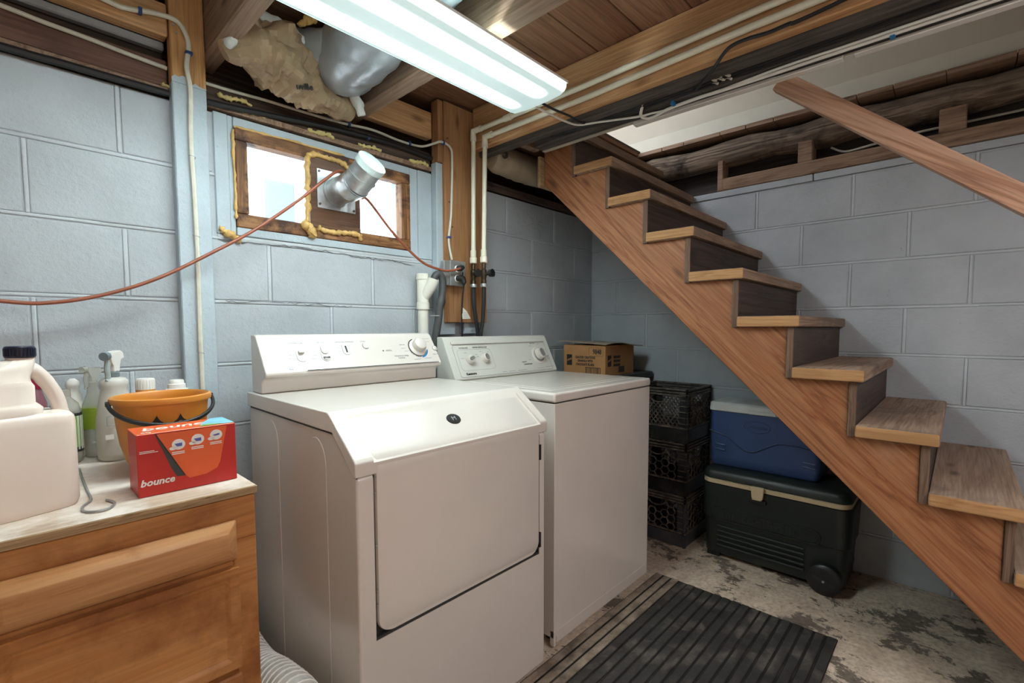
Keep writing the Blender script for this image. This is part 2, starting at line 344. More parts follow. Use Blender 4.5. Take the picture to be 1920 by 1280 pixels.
def lens_mat(yc, xe):
    # prismatic lens: two bright bands painted into the emission over the tubes, dimmer diffuse plastic between and past the tube ends
    N = NT('lamp_lens'); g = N.n('ShaderNodeNewGeometry'); sp_ = N.n('ShaderNodeSeparateXYZ'); N.l(g.outputs['Position'], sp_.inputs[0])
    def mth(op, a_, b_):
        x = N.n('ShaderNodeMath', operation=op); N.l(a_, x.inputs[0])
        if b_ is not None: x.inputs[1].default_value = b_
        return x.outputs[0]
    d_ = mth('ABSOLUTE', mth('SUBTRACT', mth('ABSOLUTE', mth('SUBTRACT', sp_.outputs['Y'], yc), None), .060), None)
    def mr(v_, a0, a1, b0, b1):
        x = N.n('ShaderNodeMapRange', interpolation_type='SMOOTHSTEP')
        for i, q in enumerate((a0, a1, b0, b1)): x.inputs[1+i].default_value = q
        N.l(v_, x.inputs[0]); return x.outputs[0]
    band = mr(d_, .004, .040, 1, 0); end = mr(sp_.outputs['X'], xe-.10, xe-.03, 1, .03)
    x = N.n('ShaderNodeMath', operation='MULTIPLY'); N.l(band, x.inputs[0]); N.l(end, x.inputs[1])
    st = mth('ADD', mth('MULTIPLY', mth('POWER', x.outputs[0], 2.4), LENS_E), LENS_BASE)
    sd = mr(mth('ABSOLUTE', mth('SUBTRACT', sp_.outputs['Y'], yc), None), .112, .122, 0, 5.0); s2 = N.n('ShaderNodeMath', operation='ADD'); N.l(st, s2.inputs[0]); N.l(sd, s2.inputs[1]); st = s2.outputs[0]
    N.fin((.75, .80, .78), .35); N.l(st, N.b.inputs['Emission Strength']); N.l(N.mix(x.outputs[0], (.66, .93, .93), (.86, 1.0, 1.0)), N.b.inputs['Emission Color'])
    return N.m
M_['lens'] = lens_mat(-.676, -1.345)
M_['tube'] = emit('lamp_tube', (.93, 1.0, 1.0), 1.0)
M_['coolfill'] = emit('neutral_fill_lens', (.96, .97, 1.0), COOL_FILL_E)
M_['warmfill'] = emit('warm_fill_lens', (1.0, .76, .60), WARM_FILL_E)
# ================================================================ the setting
def S(o): o['kind'] = 'structure'; return o
S(MB().box(-4.3, .3, -4.3, .3, -.12, 0).build('floor', M_['floor'], smooth=False))
ZB = [-.016, .192, .398, .604, .810, 1.016, 1.2247, 1.4315, 1.634, 1.835]
_blk = {}
def block(wall, w_, h_, c, axis, name='block'):
    key = (round(w_, 3), round(h_, 3), axis)
    if key not in _blk:
        m = MB()
        if axis == 0: m.box(-w_/2, w_/2, 0, .06, -h_/2, h_/2)
        else: m.box(0, .06, -w_/2, w_/2, -h_/2, h_/2)
        _blk[key] = m.mesh('block', M_['wall'], bevel=.0035, seg=2, angle=20)
    o = bpy.data.objects.new(name, _blk[key]); COL.objects.link(o)
    o.location = c; attach(o, wall); return o
G = .013
# back wall: core with the window opening, blocks in front of it
wb = MB()
WX0, WX1, WZ0, WZ1 = -2.165, -1.30, 1.445, 1.835
wb.box(-4.3, WX0, .004, .22, 0, 1.83); wb.box(WX1, .22, .004, .22, 0, 1.83); wb.box(WX0, WX1, .004, .22, 0, WZ0)
wall_back = S(wb.build('wall_back', M_['wall'], smooth=False))
JA = [0, -.40, -.805, -1.207, -1.604, -2.007, -2.403, -2.81, -3.215, -3.62, -4.02, -4.3]
JB = [0, -.195, -.60, -1.003, -1.40, -1.785, -2.19, -2.60, -3.005, -3.41, -3.815, -4.3]
for r in range(9):
    z0, z1 = ZB[r], ZB[r+1]
    J = JA if r % 2 == 0 else JB
    for a, b in zip(J[:-1], J[1:]):
        lo, hi = b, a
        segs = [(lo, hi)]
        zz0, zz1 = max(z0, 0), z1
        if z1 > WZ0+.02:
            segs = []
            if lo < WX0: segs.append((lo, min(hi, WX0)))
            if hi > WX1: segs.append((max(lo, WX1), hi))
        for l, h in segs:
            if h-l < .03: continue
            block(wall_back, h-l-G, zz1-zz0-G, ((l+h)/2, random.uniform(-.0006, .0006), (zz0+zz1)/2), 0)
_mj = {}
def joint(wall, w_, h_, c, axis):
    key = (round(w_, 2), round(h_, 3), axis)
    if key not in _mj:
        m = MB()
        if axis == 0: m.box(-w_/2, w_/2, -.0012, .012, -h_/2, h_/2)
        else: m.box(-.0012, .012, -w_/2, w_/2, -h_/2, h_/2)
        _mj[key] = m.mesh('mortar_joint', M_['mortar'], bevel=.0035, seg=2, angle=20)
    o = bpy.data.objects.new('mortar_joint', _mj[key]); COL.objects.link(o); o.location = c; attach(o, wall)
for r in range(9):
    z0, z1 = max(ZB[r], 0), ZB[r+1]; J = JA if r % 2 == 0 else JB
    for x in J[1:-1]:
        if z1 > WZ0+.02 and WX0 < x < WX1: continue
        joint(wall_back, .010+random.uniform(-.002, .002), z1-z0-.012, (x+random.uniform(-.002, .002), .0005, (z0+z1)/2), 0)
    if r > 0:
        xs = [(-4.3, WX0), (WX1, 0)] if ZB[r] > WZ0+.02 else [(-4.3, 0)]
        for a, b in xs:
            n = max(1, round((b-a)/.6))
            for k in range(n): joint(wall_back, (b-a)/n+.004, .009, (a+(k+.5)*(b-a)/n, random.uniform(.0002, .0014), ZB[r]+random.uniform(-.002, .002)), 0)
# course under the window is cut lower: a strip of mortar parging below the sill
B('mortar_bed', M_['mortar'], wall_back, WX0, WX1, -.001, .06, 1.4335, WZ0+.0015, .002)
def crack(path, y_, wd=.0016):
    P = catmull(path, 10); P = [(p.x, p.z+random.uniform(-.0045, .0045)) for p in P]
    W_ = [wd*random.uniform(.3, 1.3) for _ in P]
    Pl = [(x, z+w_) for (x, z), w_ in zip(P, W_)]+[(x, z-w_) for (x, z), w_ in list(zip(P, W_))[::-1]]
    n = len(P); V = [(x, y_, z) for x, z in Pl]
    MB().add(V, [(i, i+1, 2*n-2-i, 2*n-1-i) for i in range(n-1)]).build('crack_line', M_['inkdark'], wall_back, smooth=False)
M_['inkdark'] = plain('crack_dark', (.11, .11, .115), .9, .2, 40, 0)
crack([(-2.165, 0, 1.425), (-2.0, 0, 1.428), (-1.85, 0, 1.432), (-1.7, 0, 1.424), (-1.60, 0, 1.420), (-1.50, 0, 1.425), (-1.40, 0, 1.412)], -.0030)
crack([(-2.15, 0, 1.226), (-2.0, 0, 1.228), (-1.85, 0, 1.224), (-1.7, 0, 1.222)], -.0030, .001)
# right wall
wall_right = S(MB().box(.004, .22, -4.3, .22, 0, 1.83).build('wall_right', M_['wall'], smooth=False))
RA = [0, -.19, -.598, -1.003, -1.409, -1.815, -2.22, -2.63, -3.03, -3.44, -3.85, -4.3]
RB = [0, -.395, -.80, -1.209, -1.614, -2.02, -2.425, -2.83, -3.235, -3.64, -4.05, -4.3]
for r in range(9):
    z0, z1 = max(ZB[r], 0), ZB[r+1]-(.006 if r == 8 else 0)
    J = RA if r % 2 == 0 else RB
    for a, b in zip(J[:-1], J[1:]):
        block(wall_right, a-b-G, z1-z0-G, (random.uniform(-.0006, .0006), (a+b)/2, (z0+z1)/2), 1)
for r in range(9):
    z0, z1 = max(ZB[r], 0), ZB[r+1]; J = RA if r % 2 == 0 else RB
    for y in J[1:-1]: joint(wall_right, .010+random.uniform(-.002, .002), z1-z0-.012, (.0008, y+random.uniform(-.002, .002), (z0+z1)/2), 1)
    if r > 0:
        for k in range(7): joint(wall_right, 4.3/7+.004, .009, (random.uniform(.0002, .0014), -4.3+(k+.5)*4.3/7, ZB[r]+random.uniform(-.002, .002)), 1)
yy = -.66
for L in (.59, .43, .41, .40, .41, .40, .40, .40):
    if yy-L < -4.3: break
    block(wall_right, L-.004, .032, (-.004, yy-L/2, 1.848), 1, 'cap_block'); yy -= L
# walls behind the camera
S(MB().box(-4.4, -4.3, -4.3, .22, 0, 2.165).build('wall_left', M_['wallfar'], smooth=False))
S(MB().box(-4.4, .3, -4.4, -4.3, 0, 2.165).build('wall_front', M_['wallfar'], smooth=False))
# ceiling: subfloor planks seen from below
ceiling = S(MB().box(-4.4, -.90, -4.4, .30, 2.186, 2.20).build('ceiling', M_['plank'], smooth=False))
y = .135
while y > -4.3:
    MB().box(-4.3, -.90, y-.1755, y, 2.165, 2.187).build('plank', M_['plank'], ceiling, bevel=.002, seg=1); y -= .1785
# upper landing planks at the head of the stair
land = S(MB().box(-.90, .22, -.325, .30, 2.187, 2.20).build('floor_upper', M_['dark_x'], smooth=False))
for k in range(3): B('plank', M_['plank'], land, -.90, .0, -.325+.15*k, -.177+.15*k, 2.165, 2.187)
# stairwell above: right drywall with unpainted band, far end, ceiling, left drywall with corner bead
wr = S(MB().box(.03, .30, -4.3, .30, 2.181, 3.30).build('wall_stairwell', M_['drywall'], smooth=False))
B('primer_band', M_['primer'], wr, .026, .031, -4.3, -.18, 2.18, 2.262)
S(MB().box(-1.0, .05, .22, .30, 2.19, 3.30).build('wall_landing', M_['hall_dark'], smooth=False))  # closes the landing; the dark of the hallway opening is painted on
B('door_panel', M_['drywall'], bpy.data.objects['wall_landing'], -.86, -.42, .19, .221, 2.20, 2.85)
S(MB().box(-1.0, .05, -4.3, .30, 3.30, 3.34).build('ceiling_stairwell', M_['drywall'], smooth=False))
S(MB().box(-1.0, .05, -4.36, -4.30, 1.8, 3.30).build('wall_stairwell_end', M_['drywall'], smooth=False))
wl = S(MB().box(-.905, -.886, -4.3, -.33, 1.955, 3.30).build('wall_stairwell_side', M_['drywall'], smooth=False))
for a, b in ((-.80, -1.50), (-1.527, -2.3), (-2.31, -4.2)):
    B('corner_bead', M_['white'], wl, -.9075, -.878, b, a, 1.941, 1.956)
# back sill and rim (closes the joist bays)
S(MB().box(-4.3, .22, .14, .22, 1.83, 2.19).build('trim_1', M_['dark_x'], smooth=False))
rs = S(MB().box(.16, .24, -4.3, .22, 1.83, 2.19).build('trim_2', M_['dark_y'], smooth=False))
# window
win = thing('window_1', 'basement window in brown wooden frame with white daylight and plywood vent panel', 'window', (-1.76, 0, 1.475), kind='structure')
B('buck_left', M_['trimpaint'], win, WX0, -2.125, -.004, .14, 1.447, 1.834)
B('buck_left_inner', M_['trimpaint'], win, -2.1245, -2.108, .000, .14, 1.447, 1.834)
B('buck_right', M_['trimpaint'], win, -1.375, WX1, -.004, .14, 1.447, 1.834)
B('buck_right_inner', M_['trimpaint'], win, -1.417, -1.3755, .000, .14, 1.447, 1.834)
B('buck_top', M_['trimpaint'], win, -2.107, -1.418, -.002, .14, 1.803, 1.834)
B('sill', M_['trimpaint'], win, -2.107, -1.418, -.006, .14, 1.447, 1.474)
B('top_rail', M_['winwood'], win, -2.106, -1.419, -.010, .040, 1.760, 1.802, .003)
B('bottom_rail', M_['winwood'], win, -2.106, -1.419, -.010, .040, 1.475, 1.520, .003)
B('stile', M_['winwood_z'], win, -2.106, -2.068, -.009, .040, 1.5205, 1.7595, .003)
B('stile', M_['winwood_z'], win, -1.462, -1.419, -.009, .040, 1.5205, 1.7595, .003)
B('pane', M_['glass'], win, -2.068, -1.868, .020, .024, 1.5205, 1.7595, 0)
B('pane', M_['glass'], win, -1.660, -1.462, .020, .024, 1.5205, 1.7595, 0)
B('vent_panel', M_['ventwood'], win, -1.862, -1.6605, -.014, .016, 1.512, 1.770, .002)
def foam(path, r, mat, parent, name='foam_bead', wob=.35, sm=7):
    P = catmull(path, sm); R = [r*random.uniform(1-wob, 1+wob) for _ in P]
    P = [p+Vector((random.uniform(-1, 1), random.uniform(-.5, .5), random.uniform(-1, 1)))*r*.3 for p in P]
    R[0] *= .5; R[-1] *= .5
    return MB().tube(P, R, 8).build(name, mat, parent, angle=80)
foam([(-1.878, -.012, 1.52), (-1.870, -.014, 1.60), (-1.872, -.016, 1.68), (-1.868, -.016, 1.752), (-1.85, -.016, 1.776), (-1.79, -.016, 1.776), (-1.73, -.016, 1.770), (-1.70, -.018, 1.745)], .0105, M_['foam'], win)
foam([(-1.885, -.016, 1.522), (-1.872, -.018, 1.508), (-1.858, -.016, 1.492), (-1.856, -.016, 1.484)], .015, M_['foam'], win)
foam([(-1.838, -.012, 1.512), (-1.80, -.014, 1.504), (-1.74, -.014, 1.506), (-1.69, -.014, 1.508), (-1.665, -.013, 1.504), (-1.660, -.013, 1.486)], .0095, M_['foam'], win)
foam([(-2.108, -.008, 1.800), (-2.0, -.008, 1.803), (-1.9, -.008, 1.805), (-1.72, -.008, 1.804)], .0045, M_['foam'], win, wob=.5)
foam([(-2.109, -.006, 1.79), (-2.110, -.006, 1.70), (-2.108, -.006, 1.60), (-2.109, -.006, 1.50)], .005, M_['foam'], win, wob=.5)
foam([(-2.16, -.006, 1.458), (-2.14, -.010, 1.452), (-2.115, -.010, 1.440), (-2.10, -.008, 1.432)], .011, M_['foam'], win)
# outside the window: pale window well
ww = S(MB().box(-3.4, -.2, 1.65, 1.75, .6, 1.9).build('wall_window_well', M_['white'], smooth=False))
S(MB().box(-3.4, -.2, .22, 1.65, 1.18, 1.24).build('floor_window_well', M_['white'], smooth=False))
po = tag(MB().box(-1.80, -1.66, .60, .66, 1.24, 1.85).build('outside_post', M_['trimpaint'], bevel=.004), 'pale blue grey post outside behind the left window pane', 'post')
po2 = tag(MB().box(-1.08, -.90, .60, .66, 1.24, 1.85).build('outside_board', M_['trimpaint'], bevel=.004), 'pale board outside behind the right window pane', 'board')
# ================================================================ framing timber
def timber(name, label, cat, mat, x0, x1, y0, y1, z0, z1, group=None, bevel=.004):
    return tag(MB().box(x0, x1, y0, y1, z0, z1).build(name, mat, bevel=bevel, seg=1), label, cat, group)
timber('floor_joist', 'old brown floor joist crossing above the fluorescent light', 'joist', M_['joist'], -1.69, -1.625, -4.29, .135, 1.975, 2.164)
timber('floor_joist', 'dark rough floor joist beside the kraft paper insulation', 'joist', M_['joist'], -2.188, -2.135, -4.29, .135, 1.985, 2.164)
timber('floor_joist', 'floor joist left of the painted post, overhead', 'joist', M_['joist'], -2.80, -2.74, -4.29, .135, 1.965, 2.164)
timber('floor_joist', 'floor joist behind the camera nearest the left wall', 'joist', M_['joist'], -3.55, -3.49, -4.29, .135, 1.965, 2.164)
timber('trimmer_joist', 'orange new pine joist carrying two cream water pipes', 'joist', M_['orange'], -1.100, -1.062, -4.29, -.0625, 1.975, 2.164)
timber('trimmer_joist', 'dark old joist fixed behind the orange pine joist', 'joist', M_['dark_y'], -1.0615, -1.022, -4.29, -.0625, 1.952, 2.164)
timber('trimmer_joist', 'grey brown beam along the stair opening under the white bead', 'joist', M_['dark_y'], -.965, -.9055, -4.29, -.33, 1.957, 2.164)
timber('sill_plate', 'dark reddish sill plate on top of the back block wall left of the post', 'timber', M_['sillred'], -4.29, -2.282, -.002, .138, 1.862, 1.942)
timber('sill_plate', 'dark weathered sill plate on the wall above the window', 'timber', M_['dark_x'], -2.188, -1.302, -.002, .138, 1.862, 1.925)
timber('sill_plate', 'dark sill plate under the kraft roll beside the stair', 'timber', M_['dark_x'], -1.008, .0, -.002, .138, 1.838, 1.882)
timber('sill_shim', 'thin pale shim strip between left block wall and sill plate', 'strip', M_['joist'], -4.29, -2.282, -.008, .10, 1.846, 1.8605, bevel=.001)
timber('sill_shim', 'thin grey shim strip between window head and sill plate', 'strip', M_['joist'], -2.188, -1.302, -.010, .10, 1.842, 1.8605, bevel=.001)
timber('rim_board', 'brown rim board above the left sill plate', 'board', M_['dark_x'], -2.74, -2.282, .045, .10, 1.943, 2.164)
timber('ledger_board', 'light new pine ledger board left of the post top', 'board', M_['orange_x'], -2.735, -2.283, -.035, .010, 1.997, 2.09)
timber('rim_board', 'light pine rim board behind the pine panel top', 'board', M_['orange_x'], -1.636, -1.300, -.012, .03, 1.985, 2.10)
timber('rim_board', 'dark rim board behind the kraft insulation bag', 'board', M_['dark_x'], -2.174, -1.702, .08, .12, 1.926, 2.164)
timber('foil_strip', 'pale silver foil strip showing above the left sill plate', 'insulation', M_['foil'], -2.735, -2.284, .012, .040, 1.975, 2.00)
# upper right: plate, cripples, log, subfloor ends
timber('wall_plate', 'brown plate board lying on the right block wall cap', 'timber', M_['joist'], .004, .10, -4.29, -.825, 1.868, 1.932)
for i, (yc, w_, lb) in enumerate(((-.812, .030, 'short stud under the log beside the stair head'), (-1.21, .062, 'short stud under the log left of the handrail'), (-1.735, .085, 'wide short stud under the log right of the handrail'), (-2.30, .06, 'short stud under the log beyond the frame'))):
    timber('cripple_stud', lb, 'stud', M_['joist'], .006, .09, yc-w_/2, yc+w_/2, 1.866 if i == 0 else 1.9325, 2.03)
pts = [Vector((.075+.006*math.sin(k*2.1), -4.25+k*.11, 2.074+.006*math.sin(k*1.3))) for k in range(40)]
tag(MB().tube(pts, [.066+.006*math.sin(k*1.7)+random.uniform(-.003, .003) for k in range(40)], 14).build('log_beam', M_['log'], angle=80), 'rough dark log beam running above the right wall', 'beam')
sf = thing('subfloor_edge', 'row of subfloor board ends resting on the log beam', 'boards', (.08, -2, 2.155))
yy = -.18
while yy > -4.2:
    L = random.choice((.13, .17, .20)); B('board_end', M_['joist'], sf, -.004+random.uniform(-.002, .002), .14, yy-L+.003, yy, 2.158, 2.180, .0015); yy -= L
tag(MB().tube([(.10, -1.30, 2.0), (.09, -1.36, 1.965), (.085, -1.45, 1.968), (.085, -1.60, 1.98), (.10, -1.9, 1.985), (.10, -2.6, 1.99)], .005, 6, smooth=5).build('electric_cable', M_['nm']), 'pale cable in the dark gap above the right wall plate', 'cable')
# ================================================================ posts and boards on the back wall
post = thing('wall_post', 'upright post on the left, bare pine above pale paint', 'post', (-2.235, -.02, 0))
B('bare_top', M_['post'], post, -2.280, -2.190, -.040, -.0005, 1.872, 2.163, .003)
B('painted_shaft', M_['trimpaint'], post, -2.280, -2.190, -.040, -.0005, 0.001, 1.874, .003)
m = MB(); m.prism([(-2.2795, 1.872), (-2.2795, 1.884), (-2.272, 1.892), (-2.262, 1.889), (-2.252, 1.896), (-2.241, 1.893), (-2.240, 1.872)], -.0412, -.0395, 1)
m.prism([(-2.229, 1.872), (-2.229, 1.876), (-2.219, 1.884), (-2.211, 1.879), (-2.203, 1.877), (-2.1905, 1.876), (-2.1905, 1.872)], -.0412, -.0395, 1)
m.build('paint_edge', M_['trimpaint'], post)
for (x, z) in ((-2.271, 2.035), (-2.243, 2.04), (-2.262, 2.015), (-2.236, 2.008)):
    MB().cyl((x, -.0405, z), (x, -.0435, z), .0035, 10).build('screw', M_['steel'], post)
pb = thing('pipe_board', 'tall brown pine board carrying the outlet box and pipes', 'board', (-1.14, -.03, 1.16))
B('board', M_['board'], pb, -1.268, -1.012, -.060, -.0405, 1.162, 2.150, .002)
B('board_side', M_['board'], pb, -1.296, -1.2685, -.050, -.001, 1.88, 2.150, .002)
B('painted_batten', M_['trimpaint'], pb, -1.300, -1.196, -.040, -.0005, 1.105, 1.879, .003)
B('painted_batten', M_['trimpaint'], pb, -1.142, -1.046, -.040, -.0005, 1.108, 1.879, .003)
for (x, z) in ((-1.25, 1.99), (-1.244, 1.71), (-1.227, 1.60), (-1.03, 1.64), (-1.03, 1.80)):
    MB().cyl((x, -.0595, z), (x, -.0612, z), .004, 8).build('nail_head', M_['brass'], pb)
# ================================================================ staircase
YK = lambda k: -.6779-.181*k
ZK = lambda k: 1.8661-.1724*k
M_['treadend'] = wood('tread_end_grain', (.27, .125, .05), (.41, .21, .088), (.48, .27, .12), 1, ring=14, rough=.7, fine=.2, knots=False, stain=(.34, .185, .08))
M_['riserend'] = wood('riser_end_grain', (.07, .04, .028), (.15, .09, .06), (.20, .125, .085), 2, ring=20, rough=.8, knots=False)
stair = thing('staircase', 'steep open wooden staircase with worn treads and dark risers', 'stairs', (-.43, -1.4, 0))
prof = [(-.285, 1.83), (-.285, ZK(-1)-.038)]
for k in range(-1, 11):
    prof.append((YK(k)+.042, ZK(k)-.038))
    if k < 10: prof.append((YK(k)+.042, ZK(k+1)-.038))
prof += [(YK(10)+.042, .0005), (-2.204, .0005)]
for a, b in ((-.838, -.800), (-.046, -.009)):
    MB().prism(prof, a, b, 0).build('stringer', M_['stringer'], stair, bevel=.002, seg=1)
def endgrain(o, mat):
    o.data.materials.append(mat)
    for p in o.data.polygons:
        if p.normal.x < -.7: p.material_index = 1
for k in range(-1, 11):
    t = MB().box(-.8656, -.008, YK(k), YK(k-1)+.0195, ZK(k)-.038, ZK(k)).build('tread', M_['tread'], stair, bevel=.006, seg=2)
    endgrain(t, M_['treadend'])
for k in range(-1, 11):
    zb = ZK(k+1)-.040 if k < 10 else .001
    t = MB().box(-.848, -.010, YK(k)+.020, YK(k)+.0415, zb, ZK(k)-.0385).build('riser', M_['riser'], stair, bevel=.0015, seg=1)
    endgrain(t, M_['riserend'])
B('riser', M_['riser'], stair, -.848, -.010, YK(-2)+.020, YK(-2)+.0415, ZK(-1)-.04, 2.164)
B('hanger_plate', M_['plyedge'], stair, -.868, -.60, -.284, -.268, 1.812, 1.956)
# small blocking between the trimmer and the stringer head
timber('header_block', 'small grey header block between dark joist and stair stringer', 'timber', M_['joist'], -1.0215, -.845, -.262, -.225, 1.99, 2.03)
timber('stair_header', 'brown header board above the stair stringer head', 'timber', M_['stringer'], -.9045, -.8685, -.47, -.33, 2.0015, 2.06)
# handrail
hr = thing('handrail', 'reddish brown wooden handrail sloping down beside the stair', 'handrail', (-.86, -2.45, 0))
d = Vector((0, -.585, -.494)).normalized(); c0 = Vector((-.862, -1.318, 1.950))
MB().bar(c0, c0+d*1.50, .034, .060, upv=Vector((1, 0, 0)).cross(d)).build('rail', M_['rail'], hr, bevel=.005, seg=2)
B('newel_post', M_['rail'], hr, -.905, -.8795, -2.52, -2.43, .001, 1.08, .004)
# ================================================================ fluorescent light, plus two added fill lights
def light_fixture(x0, x1, yc, label, lens, tube):
    t = thing('ceiling_light', label, 'light', ((x0+x1)/2, yc, 1.9645))
    B('housing', M_['white'], t, x0+.004, x1-.004, yc-.10, yc+.10, 1.946, 1.9645, .003)
    P = [(-.126, 1.948), (-.126, 1.934), (-.118, 1.920), (-.100, 1.911), (-.05, 1.9075), (0, 1.9065), (.05, 1.9075), (.100, 1.911), (.118, 1.920), (.126, 1.934), (.126, 1.948)]
    n = len(P); V = []; F = []
    for x in (x0, x1-.012): V += [(x, yc+a, z) for a, z in P]
    F = [(i, i+1, n+i+1, n+i) for i in range(n-1)]
    V += [(x1, yc+a*.97, 1.948-(1.948-z)*.86) for a, z in P]; F += [(n+i, n+i+1, 2*n+i+1, 2*n+i) for i in range(n-1)]
    F += [tuple(range(n))[::-1], tuple(range(2*n, 3*n))]
    MB().add(V, F).build('lens', lens, t, angle=50)
    for a in (-.062, .062):
        MB().cyl((x0+.03, yc+a, 1.930), (x1-.05, yc+a, 1.930), .0125, 12).build('tube', tube, t)
    for s in (-1, 1): B('lens_edge', M_['white'], t, x0, x1, yc+s*.128-.002, yc+s*.128+.002, 1.944, 1.952, 0)
    return t
light_fixture(-2.57, -1.345, -.676, 'long fluorescent ceiling light with clear wraparound lens', M_['lens'], M_['tube'])
light_fixture(-2.30, -1.13, -2.62, 'unseen neutral fill light added behind the camera near the stair', M_['coolfill'], M_['coolfill'])  # added fill, out of view, to brighten the right wall and stair
light_fixture(-3.35, -2.45, -3.25, 'unseen warm ceiling light added behind the camera for fill', M_['warmfill'], M_['warmfill'])  # added warm fill, out of view, for the machine fronts
# ================================================================ pipes, valves, hoses
def clamp_(o): return o
wp = thing('water_pipe', 'upper cream plastic water pipe with its vertical drop, left of the pair', 'pipe', (-1.13, -.10, 1.45))
MB().tube([(-1.135, -.100, 1.452), (-1.129, -.100, 2.040)], .0105, 14).build('drop', M_['cpvc'], wp)
MB().tube([(-1.129, -.100, 2.0), (-1.129, -.100, 2.046), (-1.126, -.15, 2.046)], .0145, 14).build('elbow', M_['cpvc'], wp)
MB().tube([(-1.126, -.11, 2.044), (-1.124, -.70, 2.044), (-1.122, -1.30, 2.056), (-1.122, -4.2, 2.07)], .0105, 14).build('run', M_['cpvc'], wp)
MB().tube([(-1.126, -.30, 2.044), (-1.126, -.34, 2.044)], .0145, 14).build('coupling', M_['cpvc'], wp)
MB().lathe([(.0105, 1.50), (.0135, 1.499), (.0135, 1.468), (.017, 1.465), (.017, 1.440), (.013, 1.438)], (-1.135, -.100, 0), 16).build('adapter', M_['cpvc'], wp)
wq = thing('water_pipe', 'lower cream plastic water pipe with its vertical drop, right of the pair', 'pipe', (-1.118, -.165, 1.45))
MB().tube([(-1.1195, -.155, 1.452), (-1.117, -.165, 1.995)], .0105, 14).build('drop', M_['cpvc'], wq)
MB().tube([(-1.117, -.165, 1.96), (-1.117, -.165, 2.006), (-1.116, -.21, 2.006)], .0145, 14).build('elbow', M_['cpvc'], wq)
MB().tube([(-1.116, -.175, 2.004), (-1.1145, -.70, 2.004), (-1.1145, -1.30, 2.02), (-1.1145, -4.2, 2.033)], .0105, 14).build('run', M_['cpvc'], wq)
MB().lathe([(.0105, 1.50), (.0135, 1.499), (.0135, 1.468), (.017, 1.465), (.017, 1.440), (.013, 1.438)], (-1.1195, -.155, 0), 16).build('adapter', M_['cpvc'], wq)
def valve(x, y, name_label, rotx):
    v = thing('hose_valve', name_label, 'valve', (x, y, 1.33))
    MB().lathe([(.008, 1.437), (.009, 1.41), (.013, 1.405), (.013, 1.372), (.010, 1.365), (.012, 1.355), (.012, 1.338)], (x, y, 0), 14).build('body', M_['brass'], v)
    MB().tube([(x, y, 1.385), (x+rotx*.008, y-.030, 1.388)], .008, 12).build('stem', M_['brass'], v)
    MB().tube([(x+rotx*.008, y-.030, 1.388), (x+rotx*.012, y-.048, 1.390)], [.016, .019], 12).build('handle', M_['black'], v)
    MB().lathe([(.016, 1.342), (.017, 1.338), (.017, 1.328), (.013, 1.326)], (x, y, 0), 14).build('coupling', M_['steel'], v)
    return v
valve(-1.135, -.100, 'tarnished washer valve under the left cream pipe', -1)
valve(-1.1195, -.155, 'tarnished washer valve under the right cream pipe', 1)
tag(MB().tube([(-1.135, -.100, 1.327), (-1.134, -.100, 1.25), (-1.115, -.095, 1.17), (-1.10, -.09, 1.08), (-1.10, -.09, .80), (-1.10, -.09, .55)], .0095, 10, smooth=5).build('inlet_hose', M_['rubberhose']), 'black rubber inlet hose below the left valve', 'hose')
tag(MB().tube([(-1.1195, -.155, 1.327), (-1.118, -.150, 1.24), (-1.112, -.135, 1.16), (-1.11, -.118, 1.08), (-1.11, -.118, .80), (-1.11, -.118, .55)], .0095, 10, smooth=5).build('inlet_hose', M_['rubberhose']), 'black rubber inlet hose below the right valve', 'hose')
sp = thing('standpipe', 'white plastic drain standpipe with wye fitting behind the dryer console', 'pipe', (-1.395, -.06, .5))
MB().lathe([(.024, .50), (.0235, 1.10), (.0235, 1.228)], (-1.394, -.056, 0), 20).build('pipe', M_['pvc'], sp)
MB().lathe([(.022, 1.218), (.0285, 1.218), (.0285, 1.246), (.0255, 1.250), (.0255, 1.345), (.0285, 1.349), (.0285, 1.372), (.024, 1.374), (.022, 1.366)], (-1.394, -.056, 0), 22).build('wye', M_['pvc'], sp)
MB().tube([(-1.392, -.06, 1.265), (-1.386, -.072, 1.29), (-1.372, -.092, 1.325), (-1.366, -.098, 1.35)], [.020, .025, .0255, .0255], 18).build('wye_branch', M_['pvc'], sp)
tag(MB().tube([(-1.368, -.098, 1.335), (-1.362, -.103, 1.362), (-1.343, -.108, 1.372), (-1.326, -.110, 1.345), (-1.330, -.110, 1.28), (-1.345, -.108, 1.22), (-1.348, -.108, 1.19), (-1.362, -.104, 1.10), (-1.38, -.10, .95), (-1.38, -.10, .6)], [.016]*26+[.020]*2+[.017]*26, 14, smooth=6).build('drain_hose', M_['greyhose']), 'dark grey drain hose hooked into the white standpipe', 'hose')
tag(MB().tube([(-1.365+.020*math.cos(a), -.104+.020*math.sin(a), 1.19) for a in [i*math.pi/8 for i in range(17)]], .0015, 5).build('zip_tie', M_['white']), 'white zip tie around the grey drain hose', 'tie')
